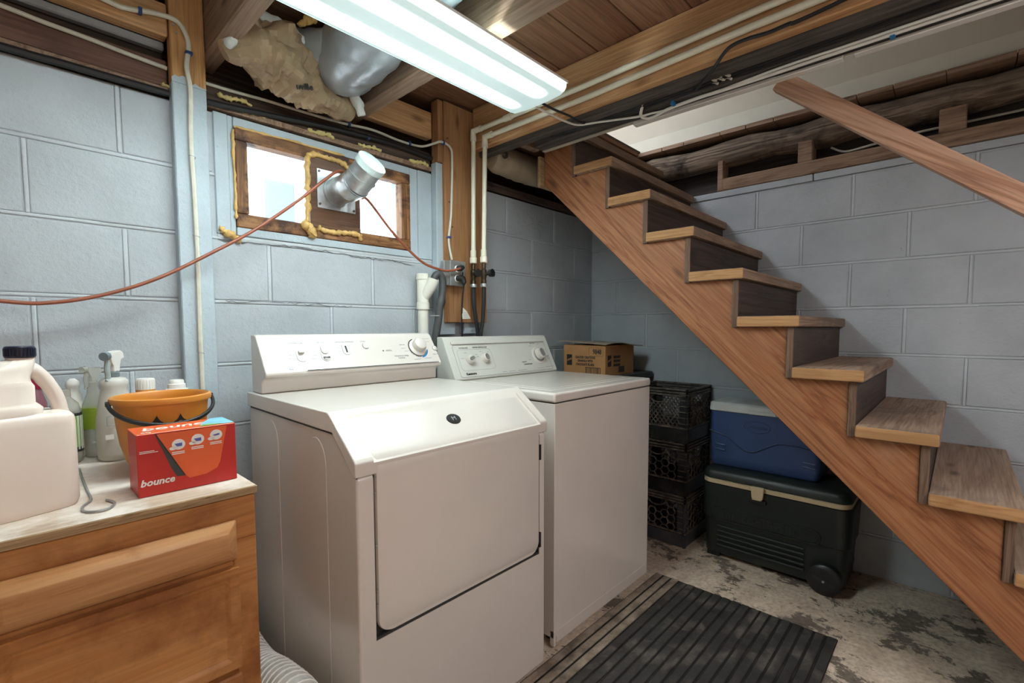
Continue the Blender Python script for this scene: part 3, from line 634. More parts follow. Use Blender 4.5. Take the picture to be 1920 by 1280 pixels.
# outlet box
ob = thing('outlet_box', 'grey metal outlet box on the pine board', 'outlet', (-1.238, -.08, 1.33))
B('box', M_['steel'], ob, -1.300, -1.182, -.088, -.0605, 1.330, 1.440, .007, 2)
B('cover', M_['steel'], ob, -1.272, -1.180, -.098, -.0885, 1.328, 1.442, .004, 2)
for z in (1.405, 1.362): MB().lathe([(.016, 0), (.017, .002), (.015, .004)], M=frame((-1.232, -.0985, z), (1, 0, 0), (0, 0, 1)), seg=16).build('receptacle', M_['white'], ob)
B('slot', M_['inkblack'], ob, -1.203, -1.197, -.0995, -.0975, 1.372, 1.394, 0)
cp = thing('power_cord', 'black appliance power cord hanging from the outlet box with paper tag', 'cord', (-1.215, -.11, 1.35))
MB().tube([(-1.232, -.101, 1.362), (-1.228, -.125, 1.360), (-1.224, -.132, 1.348), (-1.222, -.132, 1.330)], [.014, .016, .013, .006], 12, smooth=3).build('plug', M_['black'], cp)
MB().tube([(-1.222, -.132, 1.335), (-1.222, -.12, 1.26), (-1.213, -.105, 1.18), (-1.208, -.10, 1.08), (-1.205, -.095, .85), (-1.205, -.09, .5)], .0038, 8, smooth=5).build('cable', M_['black'], cp)
MB().prism([(-1.219, 1.235), (-1.214, 1.178), (-1.165, 1.180), (-1.190, 1.215)], -.112, -.1105, 1).build('tag', M_['tag_paper'], cp)
for i in range(4): B('tag_line', M_['ink'], cp, -1.210, -1.188+.004*i, -.1126, -.1120, 1.206-i*.007, 1.2075-i*.007, 0)
ec = thing('extension_cord', 'rust red extension cord draped across the wall over the vent', 'cord', (-2.2, -.08, 1.2))
MB().tube([(-3.2, -.10, 1.30), (-2.9, -.09, 1.235), (-2.658, -.08, 1.203), (-2.565, -.08, 1.203), (-2.459, -.08, 1.230), (-2.339, -.08, 1.284), (-2.2, -.08, 1.373), (-2.074, -.08, 1.462), (-1.932, -.08, 1.582), (-1.848, -.10, 1.665), (-1.80, -.10, 1.705), (-1.76, -.085, 1.713), (-1.715, -.055, 1.690), (-1.690, -.07, 1.640), (-1.675, -.10, 1.626), (-1.56, -.10, 1.512), (-1.431, -.10, 1.419), (-1.34, -.11, 1.392), (-1.287, -.115, 1.391), (-1.245, -.122, 1.402), (-1.222, -.125, 1.410)], .0052, 10, smooth=6).build('cable', M_['cord'], ec)
MB().tube([(-1.232, -.101, 1.407), (-1.225, -.120, 1.408), (-1.214, -.126, 1.413)], [.013, .014, .007], 12).build('plug', M_['black'], ec)
# electrical cables
def cable(path, r, mat, label, name='electric_cable', sm=6): return tag(MB().tube(path, r, 8, smooth=sm, flat=1).build(name, mat), label, 'cable')
cable([(-2.62, -.045, 2.06), (-2.422, -.044, 2.030), (-2.376, -.044, 2.030), (-2.315, -.046, 2.045), (-2.264, -.048, 2.047), (-2.240, -.047, 2.017), (-2.235, -.047, 1.98), (-2.242, -.047, 1.922), (-2.235, -.048, 1.855), (-2.239, -.048, 1.712), (-2.237, -.048, 1.585), (-2.235, -.048, 1.457), (-2.235, -.048, 1.294), (-2.237, -.048, 1.095), (-2.236, -.048, .83)], .0068, M_['nm'], 'off-white cable clipped down the face of the left post')
cable([(-3.4, -.009, 1.95), (-2.75, -.009, 1.943), (-2.624, -.009, 1.938), (-2.549, -.009, 1.932), (-2.466, -.009, 1.928), (-2.375, -.009, 1.921), (-2.284, -.009, 1.916)], .006, M_['nm'], 'off-white cable along the left sill plate')
cable([(-2.186, -.010, 1.909), (-2.104, -.010, 1.911), (-2.005, -.010, 1.917), (-1.897, -.010, 1.919), (-1.736, -.010, 1.925), (-1.599, -.010, 1.938), (-1.474, -.010, 1.931), (-1.364, -.012, 1.936), (-1.32, -.050, 1.950), (-1.291, -.068, 1.961), (-1.243, -.070, 1.948), (-1.232, -.069, 1.893), (-1.241, -.068, 1.654), (-1.255, -.068, 1.533), (-1.243, -.074, 1.448)], .0052, M_['nm'], 'off-white cable above the window dropping to the outlet box')
cable([(-3.4, -.020, 1.832), (-2.629, -.020, 1.834), (-2.534, -.020, 1.836), (-2.426, -.020, 1.837), (-2.284, -.020, 1.839)], .0105, M_['black'], 'thick black cable along the wall top left of the post')
cable([(-2.186, -.018, 1.850), (-2.10, -.018, 1.857), (-2.005, -.016, 1.868), (-1.734, -.014, 1.895), (-1.497, -.014, 1.905), (-1.304, -.014, 1.897)], .0105, M_['black'], 'thick black cable sagging above the window')
SL = iter(('blue staple on the pine ledger left of the post', 'blue staple on the bare pine top of the post', 'blue staple below the crumpled kraft insulation', 'blue staple on the white cable near the pine board', 'blue staple on the black cable above the vent', 'blue staple where the cable bends onto the pine board', 'blue staple halfway down the pine board cable'))
for (p, q) in (((-2.349, -.044, 2.036), 'z'), ((-2.235, -.047, 1.965), 'x'), ((-1.70, -.010, 1.927), 'x'), ((-1.42, -.010, 1.933), 'x'), ((-1.62, -.014, 1.90), 'x'), ((-1.28, -.0665, 1.960), 'x'), ((-1.254, -.068, 1.548), 'z')):
    x, y, z = p; v = q == 'z'
    a, b = (.009, .0045) if not v and x < -2.2 or (v and x > -2) else (.0045, .009)
    tag(B('cable_staple', M_['blue'], None, x-a, x+a, y-.009, y+.008, z-b, z+b, .001), next(SL), 'staple', 'blue cable staples on the cables')
for (x, z) in ((-2.237, 1.66), (-2.235, 1.42), (-2.236, 1.06)):
    tag(MB().tube([(x-.008, -.041, z+.004), (x-.006, -.055, z+.001), (x+.006, -.055, z-.001), (x+.008, -.041, z-.003)], .0014, 6).build('wire_clip', M_['steel']), {1.66: 'highest wire clip on the painted post cable', 1.42: 'middle wire clip on the painted post cable', 1.06: 'lowest wire clip on the painted post cable'}[z], 'clip', 'wire clips on the painted post')
cable([(-1.205, -4.2, 2.05), (-1.16, -2.2, 2.03), (-1.125, -1.50, 1.985), (-1.128, -1.405, 1.980), (-1.128, -1.351, 1.978), (-1.125, -1.293, 1.985), (-1.12, -1.239, 1.980), (-1.09, -1.184, 1.951), (-1.05, -1.134, 1.944), (-1.0, -1.09, 1.952)], .0055, M_['black'], 'black cable looping over the lower cream pipe')
for i in range(5):
    xx = -1.0115+.0098*i; zz = 1.968+.006*(i % 2)
    cable([(xx, -4.25, zz+.02), (xx, -2.0, zz+.008), (xx+.003, -1.5, zz), (xx-.002, -1.1, zz-.006), (xx, -.80, zz-.004), (xx, -.45, zz+.01)], .0056, M_['black'], ('first', 'second', 'third', 'fourth', 'fifth')[i]+' thin black cable from the orange joist in the beam gap', 'black_cable', 4)
cable([(-.948, -4.2, 1.95), (-.952, -1.72, 1.952), (-.950, -1.54, 1.953), (-.955, -1.34, 1.951), (-.935, -1.127, 1.951), (-.930, -.958, 1.949), (-.945, -.90, 1.947), (-.955, -.857, 1.945), (-.985, -.775, 1.947), (-1.02, -.706, 1.946), (-1.057, -.644, 1.943), (-1.105, -.614, 1.950), (-1.20, -.597, 1.958), (-1.29, -.60, 1.956)], .0042, M_['whitewire'], 'white wire wandering under the beam to the ceiling light')
cable([(-1.0, -.90, 1.975), (-.985, -.88, 1.955), (-.955, -.862, 1.944), (-.925, -.872, 1.943), (-.922, -.904, 1.944), (-.938, -.968, 1.946), (-.945, -1.08, 1.947), (-.942, -1.167, 1.947), (-.940, -1.32, 1.947), (-.938, -1.6, 1.949), (-.935, -2.4, 1.95), (-.935, -4.2, 1.95)], .006, M_['whitewire'], 'white cable with a drooping loop under the grey beam')
cable([(-.920, -4.2, 1.949), (-.918, -1.6, 1.949), (-.922, -1.334, 1.950), (-.926, -1.071, 1.950), (-.930, -.86, 1.951), (-.975, -.706, 1.955), (-1.06, -.659, 1.946), (-1.13, -.655, 1.950), (-1.22, -.645, 1.950), (-1.31, -.64, 1.953)], .0045, M_['black'], 'black wire running under the grey beam to the ceiling light')
for (x, y, z) in ((-.932, -1.62, 1.948), (-.955, -.99, 1.953)):
    tag(B('cable_staple', M_['inkblue'], None, x-.010, x+.010, y-.006, y+.006, z-.008, z+.006, .001), 'bright blue cable staple under the grey beam '+('near the handrail' if y < -1.3 else 'near the stair head'), 'staple', 'bright blue staples under the beam')
tg = thing('cable_ends', 'bundle of pale clipped cable ends in the beam gap', 'cable', (-1.0, -1.16, 1.97))
for i in range(9):
    a = Vector((-1.012+.014*(i % 3), -1.15-.022*(i//3), 1.962+.005*(i % 2)))
    MB().tube([a+Vector((.002, .028, .012)), a, a+Vector((-.004, -.012, -.010))], .0042, 7).build('cable_end', M_['nm'], tg)
# ================================================================ insulation
def lumpy(path, radii, amp, seg=28, sm=8, freq=18, flat=1.0, seed=0):
    from mathutils import noise
    P = catmull(path, sm); n = len(P); m = MB()
    R = []
    for i in range(n):
        t = i/(n-1)*(len(radii)-1); k = min(int(t), len(radii)-2); R.append(radii[k]+(radii[k+1]-radii[k])*(t-k))
    m.tube(P, R, seg, flat=flat)
    for i, v in enumerate(m.v):
        v = Vector(v); c = P[min(i//seg, n-1)]; d_ = (v-c)
        a = noise.noise(v*freq+Vector((seed, 0, 0)))+.7*abs(noise.noise(v*freq*2.1+Vector((0, seed, 0))))+.35*abs(noise.noise(v*freq*4.7))
        m.v[i] = tuple(c+d_*(1+amp*a))
    return m
kb = thing('insulation_batt', 'crumpled brown kraft paper insulation batt sagging between joists', 'insulation', (-1.95, -.12, 1.93))
lumpy([(-2.165, -.14, 1.955), (-2.12, -.15, 1.985), (-2.04, -.145, 2.005), (-1.95, -.13, 1.985), (-1.87, -.115, 1.958), (-1.80, -.105, 1.943), (-1.735, -.10, 1.925)], [.022, .055, .088, .078, .058, .042, .022], .42, 40, 10, 21).build('paper_facing', M_['kraft'], kb, angle=24)
lumpy([(-2.172, -.19, 1.965), (-2.15, -.175, 1.985), (-2.135, -.16, 2.015)], [.010, .022, .012], .5, 14, 6, 40).build('fibre_tuft', M_['fibre'], kb, angle=80)
lumpy([(-2.08, -.16, 2.10), (-2.0, -.185, 2.075), (-1.93, -.18, 2.04), (-1.91, -.17, 2.0)], [.014, .024, .022, .010], .4, 14, 6, 40).build('fibre_tuft', M_['fibre'], kb, angle=80)
lumpy([(-1.765, -.16, 1.985), (-1.735, -.15, 1.95), (-1.72, -.145, 1.915)], [.012, .019, .010], .5, 14, 6, 40).build('fibre_tuft', M_['fibre'], kb, angle=80)
text('nville', .026, frame((-1.955, -.203, 1.915), (.9, -.1, .22), (-.22, .1, .95)), M_['print'], kb, ext=.004)
fd = thing('insulated_duct', 'bulging silver grey insulated duct between the joists', 'duct', (-1.80, -.5, 2.03))
lumpy([(-1.81, -.085, 2.075), (-1.81, -.12, 2.068), (-1.81, -.19, 2.055), (-1.815, -.30, 2.055), (-1.82, -.45, 2.06), (-1.83, -.7, 2.075), (-1.84, -1.0, 2.08), (-1.84, -1.5, 2.08)], [.035, .085, .108, .108, .100, .085, .080, .075], .07, 36, 8, 14).build('film_jacket', M_['foil'], fd, angle=80)
MB().tube([(-1.81+.104*math.cos(a), -.125, 2.058+.104*math.sin(a)) for a in [i*math.pi/16 for i in range(33)]], .012, 8).build('seam_ring', M_['foil'], fd, angle=80)
lumpy([(-1.96, -.02, 2.09), (-1.93, -.11, 2.075), (-1.90, -.19, 2.06), (-1.885, -.26, 2.06)], [.05, .062, .060, .040], .10, 24, 6, 16, seed=5).build('film_sleeve', M_['foil'], fd, angle=80)
foam([(-1.975, -.23, 2.085), (-1.955, -.235, 2.11), (-1.935, -.235, 2.125)], .010, M_['foam'], fd, wob=.5)
kr = thing('insulation_roll', 'dull kraft paper insulation roll wedged beside the stair head', 'insulation', (-.84, -.11, 1.90))
lumpy([(-1.018, -.105, 1.955), (-.99, -.108, 1.955), (-.90, -.110, 1.952), (-.80, -.112, 1.950), (-.70, -.112, 1.952), (-.64, -.11, 1.955)], [.050, .064, .067, .067, .066, .060], .08, 28, 8, 16, seed=3).build('paper_facing', M_['kraft2'], kr, angle=60)
text('5', .075, frame((-1.0, -.178, 1.962), (.94, -.1, .34), (-.34, 0, .94)), M_['print'], kr, ext=.002, bold=.003)
M_['plugfoam'] = plain('pale_foam_plug', (.62, .74, .74), .8, .08, 30, .4, 60)
# vent
dv = thing('dryer_vent', 'galvanised dryer vent pipe with metal plate and stuffed open end', 'vent', (-1.76, -.02, 1.58))
B('plate', M_['galv'], dv, -1.836, -1.684, -.0185, -.0145, 1.586, 1.729, .001)
for (x, z) in ((-1.828, 1.720), (-1.828, 1.600), (-1.692, 1.596), (-1.694, 1.718)):
    MB().cyl((x, -.0185, z), (x, -.0225, z), .0045, 10).build('screw', M_['brass'], dv)
MB().tube([(-1.760, -.0186, 1.657), (-1.760, -.028, 1.657)], [.056, .054], 28).build('collar', M_['galv'], dv)
MB().tube([(-1.760, -.02, 1.657), (-1.757, -.118, 1.657)], .050, 28).build('pipe', M_['galv'], dv)
VP = [Vector(q) for q in ((-1.757, -.112, 1.657), (-1.752, -.150, 1.663), (-1.744, -.180, 1.685), (-1.735, -.214, 1.714))]
for a_, b_, r_ in ((0, 1, .0525), (1, 2, .0515), (2, 3, .0505)):
    dd = (VP[b_]-VP[a_]).normalized(); MB().tube([VP[a_]-dd*.006, VP[b_]+dd*.006], r_, 28).build('elbow_segment', M_['galv'], dv)
for k in (1, 2):
    dd = (VP[k+1]-VP[k-1]).normalized(); MB().tube([VP[k]-dd*.002, VP[k]+dd*.002], .0545, 28).build('seam_bead', M_['galv'], dv)
dd = (VP[3]-VP[2]).normalized(); MB().tube([VP[3]-dd*.004, VP[3]+dd*.020, VP[3]+dd*.024], [.0535, .0545, .050], 28).build('foam_plug', M_['plugfoam'], dv, angle=50)
for i, (x, y, z) in enumerate(((-2.30, -.004, 1.868), (-2.1, -.006, 1.861), (-1.86, -.008, 1.862), (-1.66, -.006, 1.866), (-1.42, -.006, 1.866), (-2.15, -.006, 1.888))):
    f = foam([(x, y, z), (x+.03, y-.006, z-.004), (x+.07, y-.004, z+.003), (x+.10, y, z-.003)], .0065, M_['foam_y'], None, 'foam_smear', .6)
    tag(f, ('yellow foam smear left of the post under the sill plate', 'yellow foam smear right of the post under the sill plate', 'long yellow foam smear above the window centre', 'yellow foam smear above the vent plate', 'yellow foam smear above the right window corner', 'small yellow foam smear beside the post top')[i], 'foam')
# ================================================================ dryer
X0, X1, YF, YB = -2.137, -1.459, -.813, -.135
dry = thing('clothes_dryer', 'cream white front-loading dryer with sloped front and wide console', 'dryer', ((X0+X1)/2, -.47, 0))
body = [(YB, .012), (YF+.004, .012), (YF+.004, .792), (-.705, .882), (YB, .886)]
doorcut = MB().prism([(YF-.05, .396), (YF+.022, .396), (YF+.022, .84), (-.60, 1.02), (YF-.05, 1.02)], -2.0905, -1.4925, 0)
MB().prism(body, X0+.005, X1-.005, 0).build('body', M_['enamel'], dry, bevel=.008, seg=3, cut=[doorcut])
MB().prism([(YB-.004, .884), (-.704, .880), (YF+.009, .789), (YF+.009, .800), (-.704, .890), (YB-.004, .8925)], X0+.0075, X1-.0075, 0).build('top_seam', M_['enamel_dark'], dry, smooth=False)
B('door_gap_shade', M_['enamel_dark'], dry, -2.090, -1.493, YF+.0165, YF+.0215, .3965, .83, 0)  # black inserts round the door: shade of the gap painted in
B('door_gap_shade', M_['enamel_dark'], dry, -2.090, -1.493, YF+.0055, YF+.0163, .3963, .4035, 0)
B('door_gap_shade', M_['enamel_dark'], dry, -1.4965, -1.4928, YF+.0065, YF+.0163, .404, .83, 0)
arc = [(-.690-.020*math.sin(a), .934-.020+.020*math.cos(a)) for a in [0, .2, .4, .6]]
top = [(YB, .934), (-.678, .934), (-.686, .9325), (-.694, .928), (-.806, .840), (-.8125, .832), (-.8135, .822), (-.812, .799), (-.806, .7965), (-.704, .8865), (YB, .891)]
sl = Vector((0, -.806+.694, .840-.928)).normalized(); nn = Vector((0, -sl.z*-1, 0))
# recess for the door: slab that follows the slope, 11 mm deep
def slope_pt(y, off): # point above the sloped plane
    z = .928+(y+.694)*(.928-.840)/(-.694+.806); n_ = Vector((-.088, .112)).normalized(); n_ = Vector((-.6178, .7863)); return (y+n_.x*off, z+n_.y*off)
rc = [slope_pt(-.714, -.0065), slope_pt(-.702, .0), slope_pt(-.690, .06), (-.90, 1.02), (-.90, .70), slope_pt(-.86, -.0065)]
MB().prism(top, X0, X1, 0).build('top', M_['enamel'], dry, bevel=.006, seg=3, cut=[MB().prism(rc, -2.0905, -1.4925, 0)])
# door sheet wrapping from the front face over the slope
def sheet(rows, xa, xb, th, r0):
    """rows: list of (y,z,ny,nz,s)"""
    V = []; e = .006
    for (y, z, ny, nz, s) in rows:
        ins = r0-math.sqrt(max(0, r0*r0-(r0-s)**2)) if s < r0 else 0
        a, b = xa+ins, xb-ins
        for x, o in ((a, -th), (a, -e), (a+e*.3, -e*.3), (a+e, 0), (b-e, 0), (b-e*.3, -e*.3), (b, -e), (b, -th)):
            V.append((x, y+ny*o, z+nz*o))
    n = len(rows); F = []
    for i in range(n-1):
        for k in range(8): F.append((i*8+k, i*8+(k+1) % 8, (i+1)*8+(k+1) % 8, (i+1)*8+k))
    F += [tuple(range(8))[::-1], tuple(range((n-1)*8, n*8))]
    return MB().add(V, F)
rows = []; yd = YF-.001
for i in range(9): s = .035*(1-math.cos(math.pi/2*i/8)); rows.append((yd, .409+s, -1, 0, s))
rows.append((yd, .80, -1, 0, 1))
n1 = Vector((-1, 0)); n2 = Vector((-.6178, .7863))
pS = Vector(slope_pt(-.806, -.0048)); rad = .018
for i in range(1, 7):
    t = i/7; a = Vector((yd, .812)).lerp(Vector((yd, .832)), t); b = Vector((yd, .832)).lerp(pS+Vector((.014, .011)), t); p = a.lerp(b, t); nrm = n1.lerp(n2, t).normalized()
    rows.append((p.x, p.y, nrm.x, nrm.y, 1))
for yv in (-.79, -.75, -.7165): p = slope_pt(yv, -.0048); rows.append((p[0], p[1], n2.x, n2.y, 1))
door = sheet(rows, -2.085, -1.498, .012, .035).build('door', M_['enamel'], dry, angle=30)
MB().lathe([(.0235, 0), (.0235, .0015), (.022, .003), (0, .003)], M=frame(Vector((-1.80, *slope_pt(-.752, -.0050))), (1, 0, 0), (0, .7863, .6178)), seg=28, sy=.8).build('emblem', M_['black'], door)
text('M', .020, frame(Vector((-1.80, *slope_pt(-.752, -.0016))), (1, 0, 0), (0, .7863, .6178)), M_['steel'], door, 'emblem_letter')
for z in (.735, .445): B('hinge', M_['black'], dry, -1.4975, -1.490, YF-.002, YF+.012, z-.025, z+.025, .001)
for z in (.79, .755, .63, .52, .485): MB().cyl((-2.0878, YF+.003, z), (-2.0878, YF-.001, z), .0022, 8).build('screw', M_['steel'], dry)
def arch(y0, y1, zt):
    P = [(y0, .05)]+[((y0+y1)/2+(y0-y1)/2*math.cos(a), zt-.07+.07*math.sin(a)) for a in [math.pi*i/14 for i in range(15)]]+[(y1, .05)]
    return P
for y0, y1, zt in ((-.258, -.365, .868), (-.555, -.662, .862)):
    m = MB().prism(arch(y0, y1, zt), X0+.0038, X0+.02, 0); m.build('side_emboss', M_['enamel'], dry, bevel=.0010, seg=1)
for x in (X0+.06, X1-.06):
    for y in (YF+.06, YB-.06): MB().cyl((x, y, .0005), (x, y, .014), .018, 12).build('foot', M_['black'], dry)
# console
cx0, cx1 = -2.126, -1.461
cp_ = [(-.150, .9345), (-.232, .9345), (-.234, .972), (-.243, .980), (-.262, .986), (-.268, .993), (-.2665, 1.002), (-.222, 1.069), (-.196, 1.107), (-.188, 1.113), (-.176, 1.116), (-.150, 1.116)]
con = MB().prism(cp_, cx0, cx1, 0).build('console', M_['enamel'], dry, bevel=.008, seg=3)
FV = (Vector((0, -.196, 1.107))-Vector((0, -.2665, 1.002))).normalized()
def DF(a, b, off=0): # console face frame: a from left end, b up the face
    o = Vector((cx0, -.2665, 1.002))+FV*(b-.005)+Vector((a, 0, 0)); n_ = Vector((1, 0, 0)).cross(FV); return frame(o+n_*off, (1, 0, 0), FV)
def pill(w_, h_, n=8):
    r = w_/2; P = [(r*math.cos(a), h_/2-r+r*math.sin(a)) for a in [math.pi*i/n for i in range(n+1)]]
    return P+[(-x, -y) for x, y in P]
def pill_ring(M, w_, h_, t=.0014, mat='ink', parent=None, hh=.0012):
    P = pill(w_, h_); m = MB().tube([M @ Vector((x, y, 0)) for x, y in P+[P[0]]], t/2, 6); return m.build('outline', M_[mat], parent)
for (a, b, w_, h_) in ((.121, .066, .030, .058), (.201, .066, .030, .062), (.280, .078, .026, .045)):
    M = DF(a, b, .0006); MB().prism(pill(w_, h_), -.001, .0012, 2, M).build('slider_recess', M_['enamel_dirty'], con)
    pill_ring(M, w_, h_, .0022, 'ink', con)
MB().box(-.009, .009, -.006, .006, 0, .012, DF(.121, .070, .001)).build('slider_knob', M_['enamel'], con, bevel=.003, seg=2)
B_ = MB().box(-.008, .008, -.016, .006, 0, .0012, DF(.121, .060, .0012)).build('slider_track', M_['enamel_dirty'], con)
MB().prism(pill(.024, .034), 0, .006, 2, DF(.201, .078, .001)).build('slider_knob', M_['enamel'], con, bevel=.0015)
MB().prism(pill(.022, .018), 0, .004, 2, DF(.201, .047, .001)).build('slider_knob', M_['enamel'], con, bevel=.0015)
MB().prism(pill(.006, .028), 0, .0012, 2, DF(.280, .078, .0014)).build('slider_slot', M_['inkblack'], con)
MB().lathe([(.012, 0), (.012, .004), (.010, .0055), (0, .006)], M=DF(.358, .089), seg=20).build('start_button', M_['enamel'], con)
MB().lathe([(.0135, 0), (.0135, .0008), (.012, .0008)], M=DF(.358, .089), seg=20).build('button_ring', M_['ink'], con)
MB().lathe([(.0028, 0), (.0022, .0015), (0, .002)], M=DF(.422, .066), seg=10).build('indicator', M_['inkblack'], con)
MB().lathe([(.0105, 0), (.0105, .003), (.009, .004), (0, .004)], M=DF(.658, .068), seg=18).build('side_button', M_['enamel'], con)
MB().lathe([(.0125, 0), (.0125, .0006), (.0105, .0006)], M=DF(.658, .068), seg=18).build('button_ring', M_['ink'], con)
MB().lathe([(.037, 0), (.037, .003), (.034, .005)], M=DF(.577, .074), seg=36).build('dial_skirt', M_['enamel'], con)
MB().lathe([(.027, .004), (.0265, .020), (.024, .027), (.018, .030), (0, .031)], M=DF(.580, .079), seg=36).build('dial', M_['enamel'], con)
def ring_arc(M, r0, r1, a0, a1, mat, parent, z=.0012, n=24, name='dial_mark'):
    V = []; F = []
    for i in range(n+1):
        a = a0+(a1-a0)*i/n
        for r in (r0, r1): V.append(M @ Vector((r*math.cos(a), r*math.sin(a), z)))
    F = [(2*i, 2*i+1, 2*i+3, 2*i+2) for i in range(n)]
    return MB().add(V, F).build(name, M_[mat], parent)
D2 = math.radians
ring_arc(DF(.577, .074), .0385, .0415, D2(105), D2(275), 'inkblack', con); ring_arc(DF(.577, .074), .0375, .039, D2(105), D2(335), 'inkblack', con, .001)
ring_arc(DF(.577, .074), .040, .046, D2(278), D2(345), 'inkblue', con)
for a in (195, 205, 212, 222, 240, 250): ring_arc(DF(.577, .074), .0415, .045, D2(a), D2(a+5), 'ink', con, n=3)
def txt(s, size, M, parent, mat='ink', **k): return text(s, size, M, M_[mat], parent, ext=.0002, **k)
txt('TEMPERATURE', .0075, DF(.113, .1075, .0012), con); txt('OPTION', .0075, DF(.196, .1075, .0012), con)
txt('MOISTURE MONITOR', .0070, DF(.282, .1075, .0012), con); txt('START', .0070, DF(.353, .1080, .0012), con)
txt('REGULAR', .0055, DF(.083, .076, .0012), con); txt('MEDIUM', .0055, DF(.089, .064, .0012), con); txt('DELICATE', .0055, DF(.088, .050, .0012), con)
txt('WRINKLE FREE', .0095, DF(.492, .040, .0012), con); txt('FABRIC', .0095, DF(.490, .031, .0012), con)
txt('TIME DRY', .0065, DF(.652, .040, .0012), con); txt('REGULAR', .0055, DF(.511, .089, .0012), con)
for a, b, l in ((.165, .084, .014), (.165, .072, .016), (.168, .060, .016), (.163, .046, .022), (.253, .085, .014), (.253, .070, .012), (.445, .068, .022), (.445, .064, .026), (.556, .022, .03), (.607, .024, .03), (.512, .073, .02), (.520, .060, .016), (.622, .114, .05), (.60, .112, .02), (.635, .100, .018)):
    MB().box(-l/2, l/2, -.0007, .0007, 0, .0003, DF(a, b, .0012)).build('fine_print', M_['ink'], con)
MB().box(-.006, .006, -.0045, .0045, 0, .0004, DF(.078, .014, .0012)).build('logo_square', M_['inkblue'], con)
MB().box(-.0045, .0045, -.003, .003, 0, .0006, DF(.078, .014, .0012)).build('logo_square', M_['enamel'], con)
txt('MAYTAG', .0065, DF(.105, .016, .0012), con); txt('DRYER', .0055, DF(.106, .008, .0012), con)
MB().box(-.262, .262, -.0012, .0012, 0, .0006, DF(.388, .004, .0016)).build('trim_line', M_['inkblack'], con)
# ================================================================ washer
U0, U1, UF, UB = -1.392, -.7045, -.789, -.130
wsh = thing('washing_machine', 'cream white top-loading washing machine with three-knob console', 'washer', ((U0+U1)/2, -.46, 0))
MB().prism([(UB, .0405), (UF+.004, .0405), (UF, .045), (UF, .876), (UB, .876)], U0+.004, U1-.004, 0).build('cabinet', M_['enamel'], wsh, bevel=.012, seg=3)
m = MB().box(U0+.018, U1-.006, UF-.0015, UF+.02, .022, .071); m.build('toe_panel', M_['enamel'], wsh, bevel=.004, seg=2)
B('left_rail', M_['enamel'], wsh, U0+.004, U0+.0165, UF-.001, UF+.02, .012, .071, .004, 2)
B('deck_seam', M_['enamel_dark'], wsh, U0+.008, U1-.008, UF+.005, UB-.005, .870, .8797, 0)
deck = MB().box(U0, U1, UF-.003, UB, .8795, .914).build('deck', M_['enamel'], wsh, bevel=.009, seg=3, cut=[MB().box(U0+.045, U1-.045, -.735, -.300, .908, .93)])
MB().box(U0+.048, U1-.048, -.732, -.303, .9075, .9155).build('lid', M_['enamel'], wsh, bevel=.004, seg=2)
MB().box(U0+.075, U1-.075, -.705, -.330, .9150, .9165).build('lid_panel', M_['enamel'], wsh, bevel=.001, seg=1)
for x in (U0+.06, U1-.06):
    for y in (UF+.06, UB-.06): MB().cyl((x, y, .0005), (x, y, .045), .018, 12).build('foot', M_['black'], wsh)
wc_ = [(-.145, .9145), (-.262, .9145), (-.267, .922), (-.185, 1.090), (-.178, 1.098), (-.145, 1.098)]
wcon = MB().prism(wc_, U0+.002, U1-.002, 0).build('console', M_['enamel_dirty'], wsh, bevel=.005, seg=2)
WV = (Vector((0, -.185, 1.090))-Vector((0, -.267, .922))).normalized()
def WF(a, b, off=0):
    o = Vector((U0, -.267, .922))+WV*(b-.008)+Vector((a, 0, 0)); n_ = Vector((1, 0, 0)).cross(WV); return frame(o+n_*off, (1, 0, 0), WV)
def rrect(w_, h_, r, n=5):
    P = []
    for cx, cy, a0 in ((w_/2-r, h_/2-r, 0), (-w_/2+r, h_/2-r, 90), (-w_/2+r, -h_/2+r, 180), (w_/2-r, -h_/2+r, 270)):
        P += [(cx+r*math.cos(D2(a0+90*i/n)), cy+r*math.sin(D2(a0+90*i/n))) for i in range(n+1)]
    return P
MB().prism(rrect(.615, .148, .012), -.002, .0012, 2, WF(.345, .088)).build('face_plate', M_['enamel_dirty'], wcon)
P = rrect(.615, .148, .012); MB().tube([WF(.345, .088, .001) @ Vector((x, y, 0)) for x, y in P+[P[0]]], .0008, 5).build('outline', M_['ink'], wcon)
MB().box(-.31, .31, -.006, .006, 0, .006, WF(.345, .172)).build('top_ridge', M_['enamel_dirty'], wcon, bevel=.002)
P = rrect(.200, .098, .015); MB().tube([WF(.155, .092, .0014) @ Vector((x, y, 0)) for x, y in P+[P[0]]], .0005, 5).build('outline', M_['ink'], wcon)
def knob(a, b, r, h, grip, ga=0):
    MB().lathe([(r*1.05, 0), (r*1.05, .004), (r, h*.55), (r*.9, h), (r*.72, h+.002), (0, h+.002)], M=WF(a, b, .001), seg=30).build('knob', M_['enamel'], wcon)
    M = WF(a, b, .001+h+.0012) @ Matrix.Rotation(ga, 4, 'Z')
    MB().prism(pill(grip, r*1.45), 0, .003, 2, M).build('knob_grip', M_['ink2'], wcon, bevel=.0008)
M_['ink2'] = plain('grey_knob_inset', (.22, .22, .20), .4, .05, 40, 0)
knob(.114, .092, .021, .018, .016, -1.2); knob(.203, .095, .020, .020, .020, .1)
MB().lathe([(.046, 0), (.046, .003), (.043, .005), (.041, .005)], M=WF(.577, .092, .001), seg=36).build('dial_ring', M_['enamel'], wcon)
MB().lathe([(.0345, .004), (.0345, .006), (.032, .006)], M=WF(.577, .092, .001), seg=36).build('dial_shadow', M_['ink2'], wcon)
knob(.580, .098, .030, .026, .028, .15)
